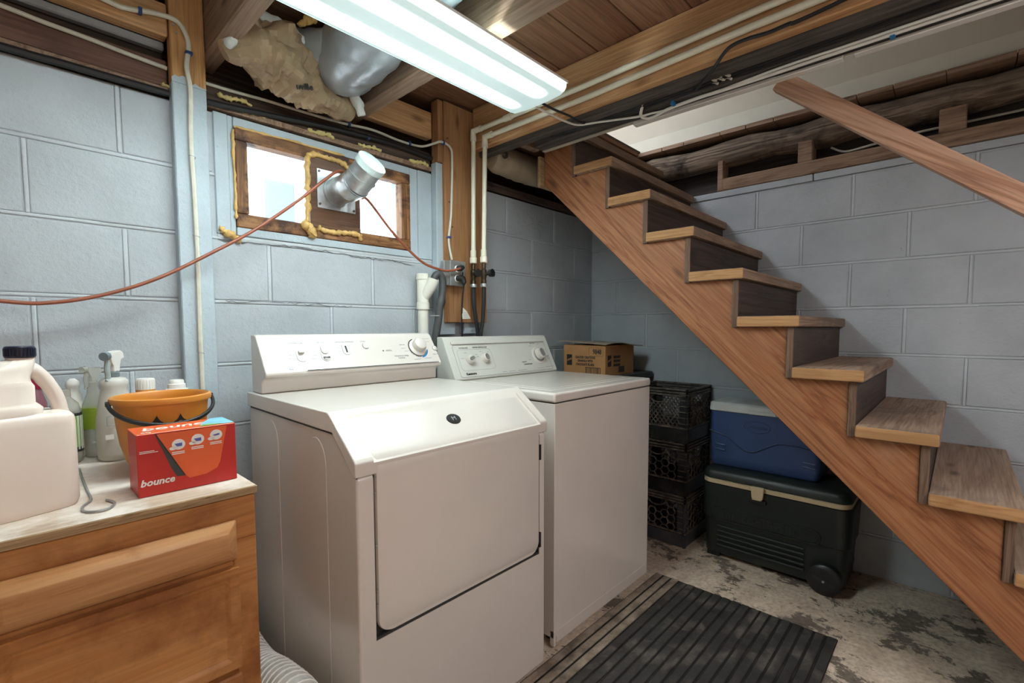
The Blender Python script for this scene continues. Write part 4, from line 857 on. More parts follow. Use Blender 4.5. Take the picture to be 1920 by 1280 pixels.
txt('WATER LEVEL', .0085, WF(.098, .148, .0022), wcon, 'inkblack'); txt('WATER TEMPERATURE', .0085, WF(.195, .149, .0022), wcon, 'inkblack')
txt('Kenmore', .015, WF(.098, .027, .0022), wcon, 'inkblack', bold=.0006)
txt('NORMAL', .0065, WF(.640, .085, .0022), wcon, 'inkblack'); txt('DELICATE', .007, WF(.455, .062, .0022), wcon, 'inkblack'); txt('PERMANENT PRESS', .007, WF(.478, .050, .0022), wcon, 'inkblack')
txt('HEAVY DUTY', .0065, WF(.560, .158, .0022), wcon, 'inkblack')
for a, b, l in ((.10, .125, .016), (.075, .100, .016), (.15, .10, .010), (.16, .115, .012), (.19, .128, .012), (.165, .105, .014), (.235, .125, .012), (.30, .022, .03), (.35, .022, .04), (.42, .022, .06), (.535, .145, .02), (.60, .155, .02), (.645, .075, .022), (.645, .068, .016), (.50, .072, .016), (.56, .024, .05), (.61, .027, .03), (.645, .028, .035)):
    MB().box(-l/2, l/2, -.0009, .0009, 0, .0003, WF(a, b, .0022)).build('fine_print', M_['ink'], wcon)
# flex duct beside the dryer
fx = thing('flexible_duct', 'ribbed cloudy flexible duct on the floor between cabinet and dryer', 'duct', (-2.222, -.6, 0))
P = catmull([(-2.222, -.10, .30), (-2.222, -.24, .22), (-2.222, -.40, .20), (-2.222, -.55, .235), (-2.222, -.70, .25), (-2.222, -.82, .18), (-2.222, -.86, .062)], 14)
MB().tube(P, .049, 20).build('film', M_['clearduct'], fx, angle=80)
for i in range(2, len(P)-2, 2):
    t_ = (P[i+1]-P[i-1]).normalized(); u_ = Vector((1, 0, 0)); b_ = t_.cross(u_)
    MB().tube([P[i]+(u_*math.cos(a)+b_*math.sin(a))*.050 for a in [k*math.pi/9 for k in range(19)]], .0022, 5, cap=False).build('wire_rib', M_['white'], fx)
# ================================================================ rubber mat
mat_ = thing('floor_mat', 'long black ribbed rubber mat in front of the machines', 'mat', (-1.4, -1.16, 0))
B('base', M_['rubber2'], mat_, -2.45, -.648, -1.514, -.806, .0005, .005, .001)
me = MB().box(-.895, .895, -.0145, .0145, 0, .0055).mesh('rib', M_['rubber'], bevel=.002, seg=1)
me_d = me.copy(); me_d.materials.clear(); me_d.materials.append(M_['rubber_dusty'])
for k in range(19):
    o = bpy.data.objects.new('rib', me if k > 2 else me_d); COL.objects.link(o); o.location = (-1.549+random.uniform(-.003, .003), -.826-.0373*k, .0048); attach(o, mat_)
# ================================================================ old cabinet and what stands on it
CX1, CYF, CZ = -2.305, -.690, .80
cab = thing('wooden_cabinet', 'old honey brown wooden cabinet with one drawer and door', 'cabinet', (-2.6, -.4, 0))
B('side_panel', M_['cab'], cab, CX1-.018, CX1, CYF+.0195, -.05, .09, .7815)
B('side_panel', M_['cab'], cab, -3.0, -2.982, CYF+.0195, -.05, .09, .7815)
B('back_panel', M_['cab'], cab, -2.9815, CX1-.0185, -.062, -.05, .09, .78)
B('toe_kick', M_['dark_x'], cab, -2.98, CX1-.02, CYF+.08, CYF+.095, .001, .0895)
B('bottom_shelf', M_['cab'], cab, -2.9815, CX1-.0185, CYF+.02, -.063, .09, .105)
for x in (-2.99, CX1-.03):
    for y in (CYF+.16, -.11): B('leg', M_['cab'], cab, x-.01+(.0 if x > -2.5 else .02), x+.01+(.0 if x > -2.5 else .02), y-.02, y+.02, .001, .0895)
B('top_rail', M_['cab'], cab, -3.0, CX1, CYF, CYF+.019, .690, .7815)
B('stile', M_['cab'], cab, CX1-.045, CX1, CYF, CYF+.019, .09, .6895)
B('stile', M_['cab'], cab, -3.0, -2.96, CYF, CYF+.019, .09, .6895)
B('bottom_rail', M_['cab'], cab, -2.9595, CX1-.0455, CYF, CYF+.019, .09, .42)
B('face_panel', M_['cab'], cab, -2.9595, CX1-.0455, CYF+.0005, CYF+.0185, .4205, .6895)
def panel(name, x0, x1, z0, z1, e, th, mat, hollow):
    a = CYF-.0005; m = MB()
    O = [(x0, z0), (x1, z0), (x1, z1), (x0, z1)]; I = [(x0+e, z0+e), (x1-e, z0+e), (x1-e, z1-e), (x0+e, z1-e)]
    V = [(x, a, z) for x, z in O]+[(x, a-(th if hollow else th*.35), z) for x, z in O]+[(x, a-th, z) for x, z in I]
    F = [(0, 1, 2, 3)]+[(i, (i+1) % 4, 4+(i+1) % 4, 4+i) for i in range(4)]+[(4+i, 4+(i+1) % 4, 8+(i+1) % 4, 8+i) for i in range(4)]
    if hollow:
        J = [(x0+e+.008, z0+e+.008), (x1-e-.008, z0+e+.008), (x1-e-.008, z1-e-.008), (x0+e+.008, z1-e-.008)]
        V += [(x, a-th*.55, z) for x, z in J]; F += [(8+i, 8+(i+1) % 4, 12+(i+1) % 4, 12+i) for i in range(4)]+[(12, 13, 14, 15)]
    else: F.append((8, 9, 10, 11))
    return m.add(V, F).build(name, mat, cab, bevel=.0015, seg=1)
panel('drawer_front', -2.70, -2.345, .652, .736, .020, .024, M_['cab2'], False)
panel('drawer_front', -2.956, -2.71, .652, .736, .020, .024, M_['cab2'], False)
panel('door', -2.70, -2.345, .422, .640, .018, .018, M_['cab'], True)
panel('door', -2.956, -2.71, .422, .640, .018, .018, M_['cab'], True)
B('lower_door', M_['cab'], cab, -2.70, -2.345, CYF-.016, CYF-.0005, .15, .408, .004)
ct = thing('plywood_top', 'worn whitish plywood top lying on the wooden cabinet', 'board', (-2.65, -.37, .782))
m = MB().box(-3.02, CX1+.004, CYF-.006, -.045, .7825, .80).build('sheet', M_['ply'], ct, bevel=.002, seg=1)
m.data.materials.append(M_['plyedge'])
for p in m.data.polygons:
    if p.normal.y < -.6 or p.normal.x > .6: p.material_index = 1
# wire hook
tag(MB().tube([(-2.549, -.27, .803), (-2.553, -.40, .803), (-2.555, -.50, .803), (-2.557, -.565, .803), (-2.572, -.60, .803), (-2.572, -.634, .803), (-2.556, -.650, .803), (-2.539, -.646, .803), (-2.528, -.619, .803), (-2.536, -.585, .803)], .0022, 7, smooth=5).build('wire_hook', M_['steel']), 'bent grey wire hook lying on the plywood top', 'hook')
# jug
Mj = Matrix.Translation((-2.660, -.540, CZ)) @ Matrix.Rotation(math.radians(17), 4, 'Z')
jug = thing('detergent_jug', 'large cream white plastic jug with navy screw cap', 'jug', (-2.66, -.54, CZ))
pr = [(.078, .0005), (.080, .004), (.0835, .014), (.0835, .160), (.082, .172), (.077, .179), (.068, .182)]
MB().lathe(pr, seg=48, M=Mj, sx=1.0, sy=.66, pw=5.5).build('body', M_['jug'], jug, angle=60)
Mk = Mj @ Matrix.Translation((-.030, 0, 0))
MB().lathe([(.070, .178), (.071, .192), (.066, .198), (.062, .202), (.062, .232), (.058, .240)], seg=40, M=Mk, sx=1.0, sy=.70, pw=4.5).build('neck_block', M_['jug'], jug, angle=60)
V = []; RG = [(-.026, .236, .056, 3.6), (-.020, .247, .050, 3.0), (-.006, .260, .042, 2.5), (.010, .272, .030, 2.2), (.022, .280, .0195, 2), (.022, .290, .0195, 2)]
for cx_, z_, r_, pw_ in RG:
    for k in range(40):
        a_ = 2*math.pi*k/40; c_, d_ = math.cos(a_), math.sin(a_); q_ = (abs(c_)**pw_+abs(d_)**pw_)**(-1/pw_)
        V.append(Mj @ Vector((cx_+r_*c_*q_, r_*d_*q_*(.72 if r_ > .03 else .9), z_)))
MB().add(V, [(i*40+k, i*40+(k+1) % 40, (i+1)*40+(k+1) % 40, (i+1)*40+k) for i in range(5) for k in range(40)]).build('shoulder', M_['jug'], jug, angle=60)
hp = [Mj @ Vector(q) for q in ((.022, 0, .266), (.036, 0, .260), (.050, 0, .244), (.064, 0, .218), (.072, 0, .190), (.073, 0, .165), (.071, 0, .140))]
MB().tube(hp, [.012, .012, .0115, .011, .011, .012, .014], 16, smooth=6, flat=1.1).build('handle', M_['jug'], jug, angle=80)
MB().lathe([(.0200, .283), (.0207, .284), (.0207, .302), (.0185, .304), (0, .304)], seg=40, M=Mj @ Matrix.Translation((.022, 0, 0))).build('cap', M_['jugcap'], jug, angle=40)
for k in range(28):
    a = 2*math.pi*k/28
    M = Mj @ Matrix.Translation((.022, 0, 0)) @ Matrix.Rotation(a, 4, 'Z'); MB().box(.0203, .0216, -.0010, .0010, .286, .300, M).build('cap_rib', M_['jugcap'], jug, smooth=False)
# bucket
bk = thing('plastic_bucket', 'orange plastic bucket with black handle and printed eyes', 'bucket', (-2.405, -.395, CZ))
Mb = Matrix.Translation((-2.405, -.395, CZ)) @ Matrix.Rotation(math.radians(3.5), 4, 'Y') @ Matrix.Rotation(math.radians(3.5), 4, 'X')
Mb = Matrix.Translation((-2.405, -.395, CZ))
outer = [(.052, .0005), (.058, .003), (.073, .030), (.083, .070), (.088, .110), (.092, .160), (.0925, .165), (.099, .165), (.100, .171), (.099, .177), (.094, .179), (.090, .175), (.089, .165), (.084, .110), (.079, .070), (.069, .034), (.054, .008), (0, .008)]
bo = MB().lathe(outer, seg=56, M=Mb).build('body', M_['bucket'], bk, angle=40)
ears = [(-.104, 0), (.104, 0)]
hpth = []
for i in range(25):
    a = math.pi*i/24; hpth.append((-2.405-.1015*math.cos(a), -.395-.1035*math.sin(a)**.9, CZ+.166-.046*math.sin(a)))
MB().tube(hpth, .0042, 8, flat=1.3).build('handle', M_['black'], bk, angle=60)
for s in (-1, 1): MB().cyl((-2.405+s*.095, -.395, CZ+.166), (-2.405+s*.105, -.395, CZ+.166), .006, 10).build('handle_pivot', M_['black'], bk)
def on_bucket(dx, z):
    r = .083+(z-.070)*.125; r += .0012
    return Vector((-2.405+dx, -.395-math.sqrt(max(1e-6, r*r-dx*dx)), CZ+z))
def eye(dx0):
    m = MB(); n = 14; V = []
    for i in range(n+1):
        a = math.pi*i/n; ix = .0085*math.cos(a); iz = .0125*math.sin(a)
        t = abs(math.cos(a)); ox = .016*math.cos(a)*(1+.1*t); oz = .0165*math.sin(a)+(.012 if i == n//2 else (.004 if abs(i-n//2) == 1 else 0))
        V += [on_bucket(dx0+ix, .113+iz), on_bucket(dx0+ox, .113+oz)]
    m.add(V, [(2*i, 2*i+1, 2*i+3, 2*i+2) for i in range(n)]); return m
for dx in (-.028, .016): eye(dx).build('printed_eye', M_['inkblack'], bk, smooth=False)
# dryer sheet box
Bx0, Bx1, Byf, Byb, Bz1 = -2.491, -2.316, -.617, -.525, .927
bx = thing('dryer_sheet_box', 'red and orange cardboard dryer sheet box with torn front flap', 'box', (-2.403, -.57, CZ))
m = MB().box(Bx0, Bx1, Byf, Byb, CZ+.0005, Bz1).build('carton', M_['red'], bx, bevel=.0012, seg=1)
m.data.materials.append(M_['orangered'])
for p in m.data.polygons:
    if p.normal.z > .7: p.material_index = 1
TF = lambda a, b, off=.0008: frame((Bx0+a, Byf-off, CZ+b), (1, 0, 0), (0, 0, 1))
flap = [(.032, .124), (.157, .124), (.142, .048), (.136, .035), (.115, .026), (.085, .024), (.079, .030)]
MB().prism([(x-.0, y) for x, y in flap], .0035, .0045, 2, TF(0, 0, 0)).build('front_flap', M_['orangered'], bx)
MB().prism([(.030, .125), (.034, .125), (.082, .030), (.064, .031), (.055, .05)], .0006, .0012, 2, TF(0, 0, 0)).build('torn_slot', M_['bin'], bx)
for i, (a, b) in enumerate(((.068, .098), (.102, .103), (.136, .107))):
    MB().lathe([(.0115, 0), (.0115, .0006), (0, .0006)], M=TF(a, b, .0047), seg=24, sy=.95).build('print_disc', M_['white'], bx)
    MB().lathe([(.006, 0), (.006, .0005), (0, .0005)], M=TF(a-.010, b-.007, .0048), seg=12, sy=.6).build('print_disc', M_['white'], bx)
    MB().prism([(-.007, .002), (.006, .003), (.006, -.004), (-.003, -.004)] if i < 2 else [(-.007, .0005), (.006, .003), (.006, -.001), (-.003, -.002)], 0, .0005, 2, TF(a, b, .0055)).build('print_sheet', M_['blueprint'], bx)
    for q in range(2): MB().box(-.011, .011, -.0009, .0009, 0, .0004, TF(a-.001, b-.0155-.0035*q, .0048)).build('fine_print', M_['white'], bx)
for q in range(2): MB().box(-.012, .012+.006*q, -.0006, .0006, 0, .0004, TF(.016, .092-.003*q)).build('fine_print', M_['white'], bx)
text('bounce', .019, TF(.031, .028, .0010), M_['white'], bx, shear=.25, bold=.0005)
TT = lambda a, b: frame((Bx0+a, Byf+b, Bz1+.0006), (1, 0, 0), (0, 1, 0))
text('bounce', .046, TT(.078, .046), M_['white'], bx, shear=.25, bold=.0008, sx=.95)
text('240', .011, TT(.018, .010), M_['white'], bx)
MB().prism([(.110, .006), (.174, .004), (.174, .090), (.150, .090), (.125, .05)], 0, .0005, 2, TT(0, 0)).build('sky_print', M_['skyblue'], bx)
MB().prism([(.108, .004), (.150, .004), (.135, .018), (.118, .022)], .0003, .0009, 2, TT(0, 0)).build('meadow_print', M_['green'], bx)
# bottles
def bottle(name, label, cat, x, y, prof, mat, sx=1, sy=1, rz=0, pw=2.0):
    t = thing(name, label, cat, (x, y, CZ)); M = Matrix.Translation((x, y, CZ)) @ Matrix.Rotation(rz, 4, 'Z')
    b = MB().lathe(prof, seg=32, M=M, sx=sx, sy=sy, pw=pw).build('bottle', mat, t, angle=50); return t, M, b
def trigger(t, M, z, s, m_head, m_trig, m_noz):
    MB().lathe([(.013*s, z-.002), (.0135*s, z+.014*s), (.010*s, z+.018*s)], seg=20, M=M).build('collar', m_noz, t)
    MB().prism([(-.012, .016), (-.012, .030), (-.020, .040), (-.024, .056), (-.020, .066), (.020, .070), (.030, .064), (.034, .050), (.020, .046), (.014, .030), (.012, .016)] if s == 1 else [(x*s, y*s) for x, y in [(-.012, .016), (-.012, .030), (-.024, .052), (-.020, .062), (.020, .062), (.030, .050), (.014, .030), (.012, .016)]], -.010*s, .010*s, 1, M @ Matrix.Translation((0, 0, z))).build('spray_head', m_head, t, bevel=.003, seg=2)
    MB().cyl(M @ Vector((-.022*s, 0, z+.057*s)), M @ Vector((-.036*s, 0, z+.056*s)), .0105*s, 14).build('nozzle', m_noz, t)
    MB().tube([M @ Vector(q) for q in ((-.018*s, 0, z+.046*s), (-.024*s, 0, z+.026*s), (-.022*s, 0, z+.004*s), (-.028*s, 0, z-.006*s))], [.006*s, .0065*s, .006*s, .004*s], 10, smooth=4).build('trigger', m_trig, t)
SB = [(.030, .0005), (.038, .006), (.040, .02), (.040, .085), (.0385, .11), (.034, .140), (.0295, .165), (.027, .18), (.0295, .190), (.0295, .202), (.024, .209), (.013, .212)]
M_['slate'] = plain('slate_plastic', (.16, .20, .22), .4, .1)
M_['slate2'] = plain('pale_slate_plastic', (.36, .42, .42), .4, .1)
t, M, b = bottle('spray_bottle', 'frosted white spray bottle with grey trigger beside the bucket', 'bottle', -2.470, -.205, SB, M_['frost'], rz=math.radians(55))
trigger(t, M, .210, 1, M_['white'], M_['slate2'], M_['slate'])
MB().tube([M @ Vector((0, 0, .205)), M @ Vector((0, 0, .02))], .0025, 6).build('dip_tube', M_['white'], t)
fs = frame((-2.482, -.2462, .905), (1, 0, 0), (0, 0, 1))
for s_ in (-1, 1): MB().box(-.010, .010, -.0006+s_*.012, .0006+s_*.012, -.001, .0008, fs).build('label_line', M_['ink'], t)
for s_ in (-1, 1): MB().box(-.0006+s_*.010, .0006+s_*.010, -.012, .012, -.001, .0008, fs).build('label_line', M_['ink'], t)
MB().box(-.008, .008, -.006, .006, -.001, .0008, frame((-2.488, -.2452, .865), (1, 0, 0), (0, 0, 1))).build('label_patch', M_['white'], t)
t, M, b = bottle('spray_bottle', 'clear spray bottle with lime label behind the frosted one', 'bottle', -2.503, -.128, [(.020, .0005), (.024, .005), (.025, .02), (.025, .12), (.023, .14), (.014, .165), (.012, .185)], M_['clear'], rz=math.radians(40))
MB().lathe([(.0254, .075), (.0254, .130)], seg=28, M=M).build('label_wrap', M_['lime'], t)
trigger(t, M, .185, .8, M_['clear'], M_['clear'], M_['clear'])
t, M, b = bottle('pump_bottle', 'slim white bottle with printed text and leaf mark', 'bottle', -2.540, -.100, [(.021, .0005), (.025, .004), (.026, .012), (.026, .118), (.022, .138), (.016, .148), (.016, .165), (.013, .168), (.012, .182), (.015, .187), (.013, .198), (.005, .206)], M_['white'])
for i in range(9): MB().box(-.008, .004+.004*(i % 3), -.0009, .0009, -.0006, .0008, frame((-2.544, -.1268, .900-i*.0075), (1, 0, 0), (0, 0, 1))).build('print_line', M_['inkblack'], t)
MB().prism([(-.004, 0), (0, .004), (.005, .005), (.003, -.002)], -.0006, .0008, 2, frame((-2.530, -.1254, .918), (1, 0, 0), (0, 0, 1))).build('leaf_mark', M_['inkblack'], t)
t, M, b = bottle('cleaner_bottle', 'dark clear bottle with green striped label beside the jug', 'bottle', -2.562, -.170, [(.024, .0005), (.030, .005), (.031, .02), (.031, .13), (.026, .150), (.013, .165), (.012, .172)], M_['clear'])
MB().lathe([(.0315, .03), (.0315, .125)], seg=28, M=M).build('label_wrap', M_['green'], t)
for i in range(5):
    a = math.radians(-80+16*i); MB().box(.0313, .0322, -.0022, .0022, .036, .12, M @ Matrix.Rotation(a, 4, 'Z')).build('label_stripe', M_['tag_paper'], t)
MB().lathe([(.0317, .030), (.0317, .042)], seg=28, M=M).build('label_band', M_['inkblack'], t); MB().lathe([(.0317, .120), (.0317, .127)], seg=28, M=M).build('label_band', M_['inkblack'], t)
MB().lathe([(.013, .168), (.013, .184), (.011, .186), (0, .186)], seg=24, M=M).build('cap', M_['clear'], t)
t, M, b = bottle('pink_bottle', 'red and mauve bottle seen through the jug handle', 'bottle', -2.612, -.20, [(.016, .0005), (.019, .004), (.019, .16), (.012, .185), (.010, .20)], M_['mauve'])
MB().lathe([(.013, .195), (.013, .232), (0, .233)], seg=20, M=M).build('cap', M_['crimson'], t)
t, M, b = bottle('orange_bottle', 'orange bottle with ribbed white cap behind the bucket', 'bottle', -2.398, -.16, [(.03, .0005), (.034, .004), (.034, .13), (.026, .150), (.022, .156), (.022, .170)], M_['bucket'])
MB().lathe([(.0205, .166), (.021, .168), (.021, .197), (.019, .200), (0, .200)], seg=32, M=M).build('cap', M_['white'], t)
for k in range(20): MB().box(.0205, .0218, -.001, .001, .169, .196, M @ Matrix.Rotation(2*math.pi*k/20, 4, 'Z')).build('cap_rib', M_['white'], t, smooth=False)
t, M, b = bottle('white_bottle', 'white bottle with low stepped lid behind the bucket', 'bottle', -2.326, -.155, [(.03, .0005), (.034, .004), (.034, .13), (.030, .150), (.026, .160)], M_['white'])
MB().lathe([(.0265, .158), (.0265, .164), (.022, .166), (.0215, .178), (.018, .180), (.0175, .188), (.016, .190), (0, .190)], seg=32, M=M).build('cap', M_['white'], t)
# ================================================================ milk crates
def lattice_panel(M, w_, h_, kind, m, th=.006, lat=None):
    """M maps local (u,v,n) to world; panel from 0..w, 0..h; fills MB m with bars."""
    def bar(a, b, wd=.005): 
        p = M @ Vector((a[0], a[1], th/2)); q = M @ Vector((b[0], b[1], th/2)); lat.bar(p, q, wd, th, upv=(M.to_3x3() @ Vector((0, 0, 1))))
    lo, hi = .075, h_-.055
    m.box(0, w_, 0, .066, 0, th, M)                       # solid bottom band
    for z in (h_-.004, h_-.020, h_-.034): lat.box(0, w_, z-.0035, z+.0035, 0, th+.006, M)
    lat.box(0, w_, lo-.004, lo+.004, 0, th+.004, M); m.box(0, w_, h_-.036, h_, .001, th*.6, M)
    cw = .048
    for u0, u1 in ((0, cw), (w_-cw, w_)):
        m.box(u0, u1, .066, h_-.03, 0, th*.7, M)
        for z in range(1, 7): lat.box(u0, u1, .066+z*.030, .070+z*.030, 0, th+.005, M)
    # hand hole arch
    c = w_/2; ar = [(c+.055*math.cos(a), hi+.018-.040*math.sin(a)) for a in [math.pi*i/10 for i in range(11)]]
    for a, b in zip(ar[:-1], ar[1:]): bar(a, b, .006)
    def clear(p): return not (abs(p[0]-c) < .052 and p[1] > hi-.020)
    def inside(p): return cw-.002 <= p[0] <= w_-cw+.002 and lo <= p[1] <= hi+.016
    if kind == 'diamond':
        s = .0235; n = int((w_+h_)/s)+2
        for i in range(-n, n):
            for sg in (1, -1):
                seg = []
                for j in range(0, 60):
                    u = i*s*1.0+sg*0+j*.006*sg*.78; v = lo+j*.006
                    p = (u, v)
                    if inside(p) and clear(p): seg.append(p)
                    else:
                        if len(seg) > 1: bar(seg[0], seg[-1], .0038)
                        seg = []
                if len(seg) > 1: bar(seg[0], seg[-1], .0038)
    else:
        R = .0235; dx = R*1.5; dz = R*math.sqrt(3)
        for i in range(-1, int(w_/dx)+2):
            for j in range(-1, int(h_/dz)+2):
                cu = i*dx; cv = lo+j*dz+(dz/2 if i % 2 else 0)
                C = [(cu+R*math.cos(math.pi/3*k), cv+R*math.sin(math.pi/3*k)) for k in range(6)]
                for k in (0, 1, 2):
                    a, b = C[k], C[(k+1) % 6]
                    if inside(a) and inside(b) and clear(a) and clear(b): bar(a, b, .0048)
def crate(x0, y0, z0, W, D, H, kind, mat, label):
    t = thing('milk_crate', label, 'crate', (x0+W/2, y0+D/2, z0), 'milk crates stacked beside the washer')
    th = .006
    faces = [frame((x0, y0+D, z0), (0, -1, 0), (0, 0, 1)), frame((x0, y0, z0), (1, 0, 0), (0, 0, 1)),
             frame((x0+W, y0, z0), (0, 1, 0), (0, 0, 1)), frame((x0+W, y0+D, z0), (-1, 0, 0), (0, 0, 1))]
    for k, F_ in enumerate(faces):
        m = MB(); Fi = F_ @ Matrix.Translation((0, 0, -.012)); lat = MB(); lattice_panel(Fi, D if k in (0, 2) else W, H, kind, m, lat=lat); sd_ = m.build('side', mat, t, smooth=False); lat.build('lattice', M_['cratebar'], sd_, smooth=False)
    m = MB()
    for i in range(9): m.box(x0+.01+i*(W-.026)/8, x0+.016+i*(W-.026)/8, y0+.012, y0+D-.012, z0+.006, z0+.012)
    for i in range(9): m.box(x0+.012, x0+W-.012, y0+.01+i*(D-.026)/8, y0+.016+i*(D-.026)/8, z0+.006, z0+.012)
    m.build('bottom_grid', mat, t, smooth=False)
    return t
crate(-.325, -.802, .0005, .312, .330, .270, 'hex', M_['crateblue'], 'charcoal honeycomb milk crate at the bottom of the stack')
crate(-.325, -.800, .274, .312, .330, .270, 'hex', M_['crate'], 'black honeycomb milk crate in the middle of the stack')
crate(-.325, -.802, .5475, .312, .330, .276, 'diamond', M_['crate'], 'black diamond lattice milk crate on top of the stack')
# ================================================================ coolers
def rbox(x0, x1, y0, y1, zs, r, n=7):
    """zs: list of (z, inset) rings of a rounded rectangle"""
    V = []; P0 = None; m = 0
    for z, ins in zs:
        P = rrect((x1-x0)-2*ins, (y1-y0)-2*ins, max(.004, r-ins), n); m = len(P)
        V += [((x0+x1)/2+a, (y0+y1)/2+b, z) for a, b in P]
    F = [(i*m+k, i*m+(k+1) % m, (i+1)*m+(k+1) % m, (i+1)*m+k) for i in range(len(zs)-1) for k in range(m)]
    F += [tuple(range(m))[::-1], tuple(range((len(zs)-1)*m, len(zs)*m))]
    return MB().add(V, F)
big = thing('wheeled_cooler', 'large dark green wheeled cooler with tan stripe and latch', 'cooler', (-.19, -1.18, 0))
gx0, gx1, gy0, gy1 = -.318, -.02, -1.500, -.868
rbox(gx0, gx1, gy0, gy1, [(.022, .028), (.026, .022), (.15, .016), (.20, .014), (.205, .006), (.36, .0), (.372, .0), (.376, .006)], .055).build('tub', M_['darkgreen'], big, angle=40)
rbox(gx0-.004, gx1+.004, gy0+.006, gy1-.006, [(.3765, .006), (.379, .001), (.396, .001), (.398, .006)], .055).build('stripe', M_['tan'], big, angle=40)
rbox(gx0-.002, gx1+.002, gy0+.002, gy1-.002, [(.3985, .008), (.403, .003), (.425, .006), (.440, .016), (.448, .034), (.450, .06)], .055).build('lid', M_['darkgreen'], big, angle=40)
lt = MB().prism([(-1.168, .405), (-1.112, .405), (-1.112, .396), (-1.117, .350), (-1.163, .350), (-1.168, .396)], gx0-.022, gx0-.005, 0).build('latch', M_['tan'], big, bevel=.003, seg=2)
B('latch_lip', M_['tan'], lt, gx0-.026, gx0-.010, -1.160, -1.120, .345, .356, .002)
B('latch_catch', M_['darkgreen'], big, gx0-.012, gx0+.01, -1.175, -1.105, .325, .343, .004, 2)
for i in range(5): MB().tube([(gx0+.014, -.955, .165-i*.0235), (gx0+.010, -1.33, .165-i*.0235)], .006, 8).build('grille_rib', M_['darkgreen'], big)
P = rrect(.47, .062, .030); Fm = frame((gx0+.003, -1.155, .232), (0, -1, 0), (0, 0, 1))
MB().tube([Fm @ Vector((x, y, 0)) for x, y in P+[P[0]]], .0035, 6).build('emboss_ring', M_['darkgreen'], big)
text('mr cool roller', .050, frame((gx0+.0045, -1.155, .232), (0, -1, 0), (0, 0, 1)), M_['darkgreen2'], big, 'emboss_letters', ext=.003, sx=1.25)
for y in (-1.412,): 
    for x in (gx0-.012, gx1-.03):
        wm = frame((x, y, .0655), (0, -1, 0), (0, 0, 1))
        wh = MB().lathe([(0, .018), (.040, .020), (.056, .018), (.0655, .010), (.0655, -.025), (.058, -.030), (0, -.030)], M=wm, seg=36).build('wheel', M_['black'], big, angle=40)
        MB().box(-.042, .042, -.009, .009, .018, .0225, wm @ Matrix.Rotation(-.35, 4, 'Z')).build('wheel_bar', M_['rubberhose'], wh, bevel=.003)
        MB().lathe([(.005, .022), (.005, .025), (0, .026)], M=wm, seg=12).build('hub', M_['steel'], wh)
B('wheel_housing', M_['darkgreen'], big, gx0+.025, gx1-.035, -1.475, -1.33, .02, .11, .01, 2)
for x in (gx0+.05, gx1-.05): B('foot', M_['darkgreen'], big, x-.02, x+.02, -.96, -.90, .0005, .0235, .003)
sb = thing('small_cooler', 'blue cooler with grey white lid on top of the green cooler', 'cooler', (-.13, -1.12, .451))
sx0, sx1, sy0, sy1 = -.252, -.03, -1.368, -.884
rbox(sx0, sx1, sy0, sy1, [(.4515, .016), (.462, .006), (.50, .003), (.70, .0), (.722, .0), (.724, .004)], .030).build('tub', M_['coolerblue'], sb, angle=40)
rbox(sx0-.006, sx1+.006, sy0-.006, sy1+.006, [(.7245, .004), (.728, .0), (.760, .002), (.766, .008), (.768, .02)], .030).build('lid', M_['coolerwhite'], sb, angle=40)
MB().tube([(sx0-.0005, y, z) for y, z in ((-.888, .625), (-.93, .612), (-.975, .60), (-1.02, .565), (-1.06, .545), (-1.10, .546), (-1.15, .575), (-1.20, .600), (-1.26, .604), (-1.33, .596))], .0032, 6, smooth=5).build('wave_groove', M_['coolerblue2'], sb)
P = [(.058*math.cos(a), .026*math.sin(a)) for a in [2*math.pi*i/32 for i in range(33)]]
MB().tube([(sx0-.0005, -1.105-x, .665+y) for x, y in P], .0022, 6).build('emboss_oval', M_['coolerblue'], sb)
text('Coleman', .028, frame((sx0-.0008, -1.105, .665), (0, -1, 0), (0, 0, 1)), M_['coolerblue'], sb, 'emboss_letters', ext=.002)
for y, z in ((-.915, .56), (-.915, .535), (-1.30, .535), (-1.30, .515)): MB().tube([(sx0-.0005, y, z), (sx0-.0005, y-.05, z-.004)], [.002, .005], 6, cap=True).build('grip_rib', M_['coolerblue'], sb)
B('lid_handle', M_['coolerwhite'], sb, sx0-.010, sx0+.01, -1.19, -1.07, .7245, .742, .003)
# ================================================================ bin and cardboard box
bn = thing('storage_bin', 'dark grey storage bin under the cardboard box, beside the washer', 'bin', (-.32, -.26, 0))
MB().prism([(-.60, .0005), (-.05, .0005), (-.03, .84), (-.62, .84)], -.44, -.07, 1).build('tub', M_['bin'], bn, bevel=.01, seg=2)
B('rim', M_['bin'], bn, -.635, -.020, -.455, -.055, .8405, .878, .006, 2)
cb = thing('cardboard_box', 'brown printed cardboard snack box with bent open flap', 'box', (-.345, -.285, .879))
kx0, kx1, ky0, ky1, kz0, kz1 = -.494, -.196, -.422, -.148, .8785, 1.042
for nm, a in (('side', (kx0, kx0+.004, ky0, ky1)), ('side', (kx1-.004, kx1, ky0, ky1)), ('side', (kx0+.0041, kx1-.0041, ky0, ky0+.004)), ('side', (kx0+.0041, kx1-.0041, ky1-.004, ky1))):
    B(nm, M_['card'], cb, *a, kz0, kz1, .0008)
B('bottom', M_['card'], cb, kx0+.0041, kx1-.0041, ky0+.0041, ky1-.0041, kz0, kz0+.004, 0)
V = []; n = 14
for i in range(n+1):
    for j in range(2):
        t_ = i/n; x = kx0-.02+t_*(kx1-kx0+.09); yv = (ky0-.02, ky1+.03)[j]
        V.append((x, yv, kz1+.004+.010*math.sin(t_*5.2+j)*(1-j*.4)+(.012 if j else 0)-.004*t_))
V += [(x, y_, z+.003) for x, y_, z in V]; k = 2*(n+1)
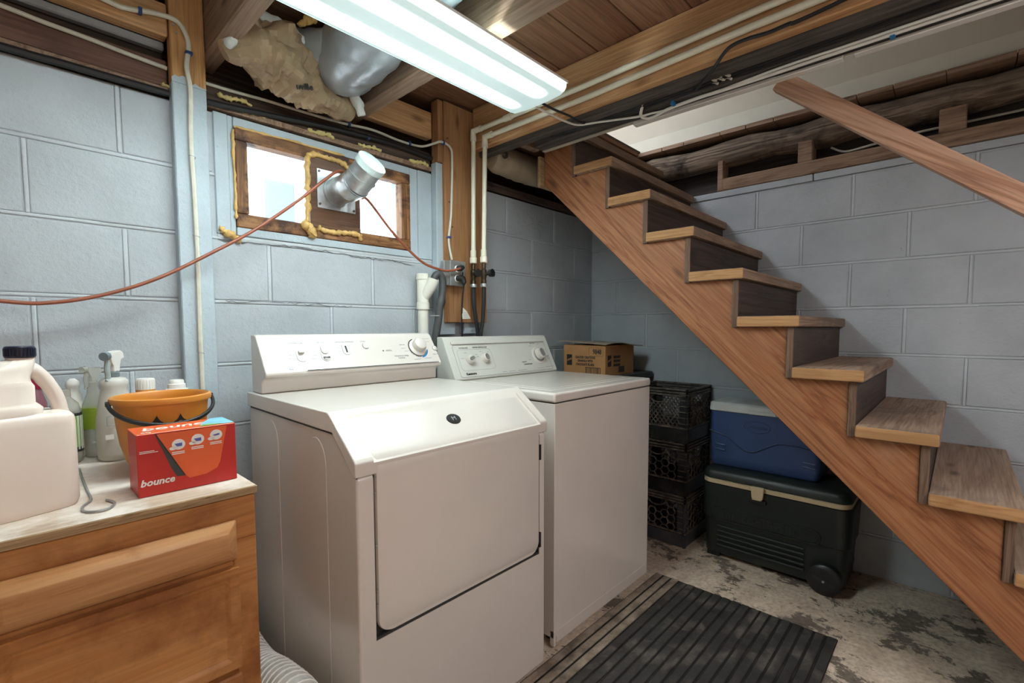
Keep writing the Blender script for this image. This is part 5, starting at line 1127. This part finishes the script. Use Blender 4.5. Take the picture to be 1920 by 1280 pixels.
F = [(2*i, 2*i+1, 2*i+3, 2*i+2) for i in range(n)]+[(k+2*i, k+2*i+2, k+2*i+3, k+2*i+1) for i in range(n)]+[(2*i, 2*i+2, k+2*i+2, k+2*i) for i in range(n)]+[(2*i+1, k+2*i+1, k+2*i+3, 2*i+3) for i in range(n)]+[(0, k, k+1, 1), (2*n, 2*n+1, k+2*n+1, k+2*n)]
MB().add(V, F).build('flap', M_['cardtop'], cb)
KL = lambda a, b, off=.0005: frame((kx0-off, ky1-a, kz0+b), (0, -1, 0), (0, 0, 1))
KR = lambda a, b, off=.0005: frame((kx0+a, ky0-off, kz0+b), (1, 0, 0), (0, 0, 1))
text('9848', .038, KL(.222, .128), M_['inkblack'], cb, sx=.72, bold=.001)
P = rrect(.090, .044, .004); MB().tube([KL(.215, .128, .0004) @ Vector((x, y, 0)) for x, y in P+[P[0]]], .0007, 4).build('print_box', M_['print'], cb)
text('CRACKER CREATIONS', .0185, KL(.145, .096), M_['inkblack'], cb, sx=.70, bold=.0006); text('GRANOLA WITH', .0185, KL(.145, .077), M_['inkblack'], cb, sx=.70, bold=.0006); text('CHOCOLATE FILLING', .0185, KL(.145, .057), M_['inkblack'], cb, sx=.66, bold=.0006)
for F_, a in ((KL, .040), (KR, .040)):
    MB().box(-.018, .018, -.030, .030, 0, .0005, F_(a, .080)).build('logo_block', M_['inkblack'], cb)
    text('LANCE', .0135, F_(a, .082, .0012) @ Matrix.Rotation(.35, 4, 'Z'), M_['card'], cb, sx=.8, bold=.0006)
for i in range(3): MB().box(-.035, .035, -.007, .007, 0, .0005, KR(.115, .100-.022*i)).build('print_bar', M_['print'], cb)
MB().box(-.030, .030, -.016, .016, 0, .0005, KR(.165, .030)).build('print_block', M_['print'], cb)
B_ = MB().box(-.050, .050, .021, .024, 0, .0005, KL(.195, .020)).build('barcode_frame', M_['inkblack'], cb)
for i in range(15): MB().box(-.046+.0066*i, -.046+.0066*i+random.choice((.0014, .0026, .0036)), -.020, .021, 0, .0005, KL(.195, .020)).build('barcode_bar', M_['inkblack'], cb, smooth=False)
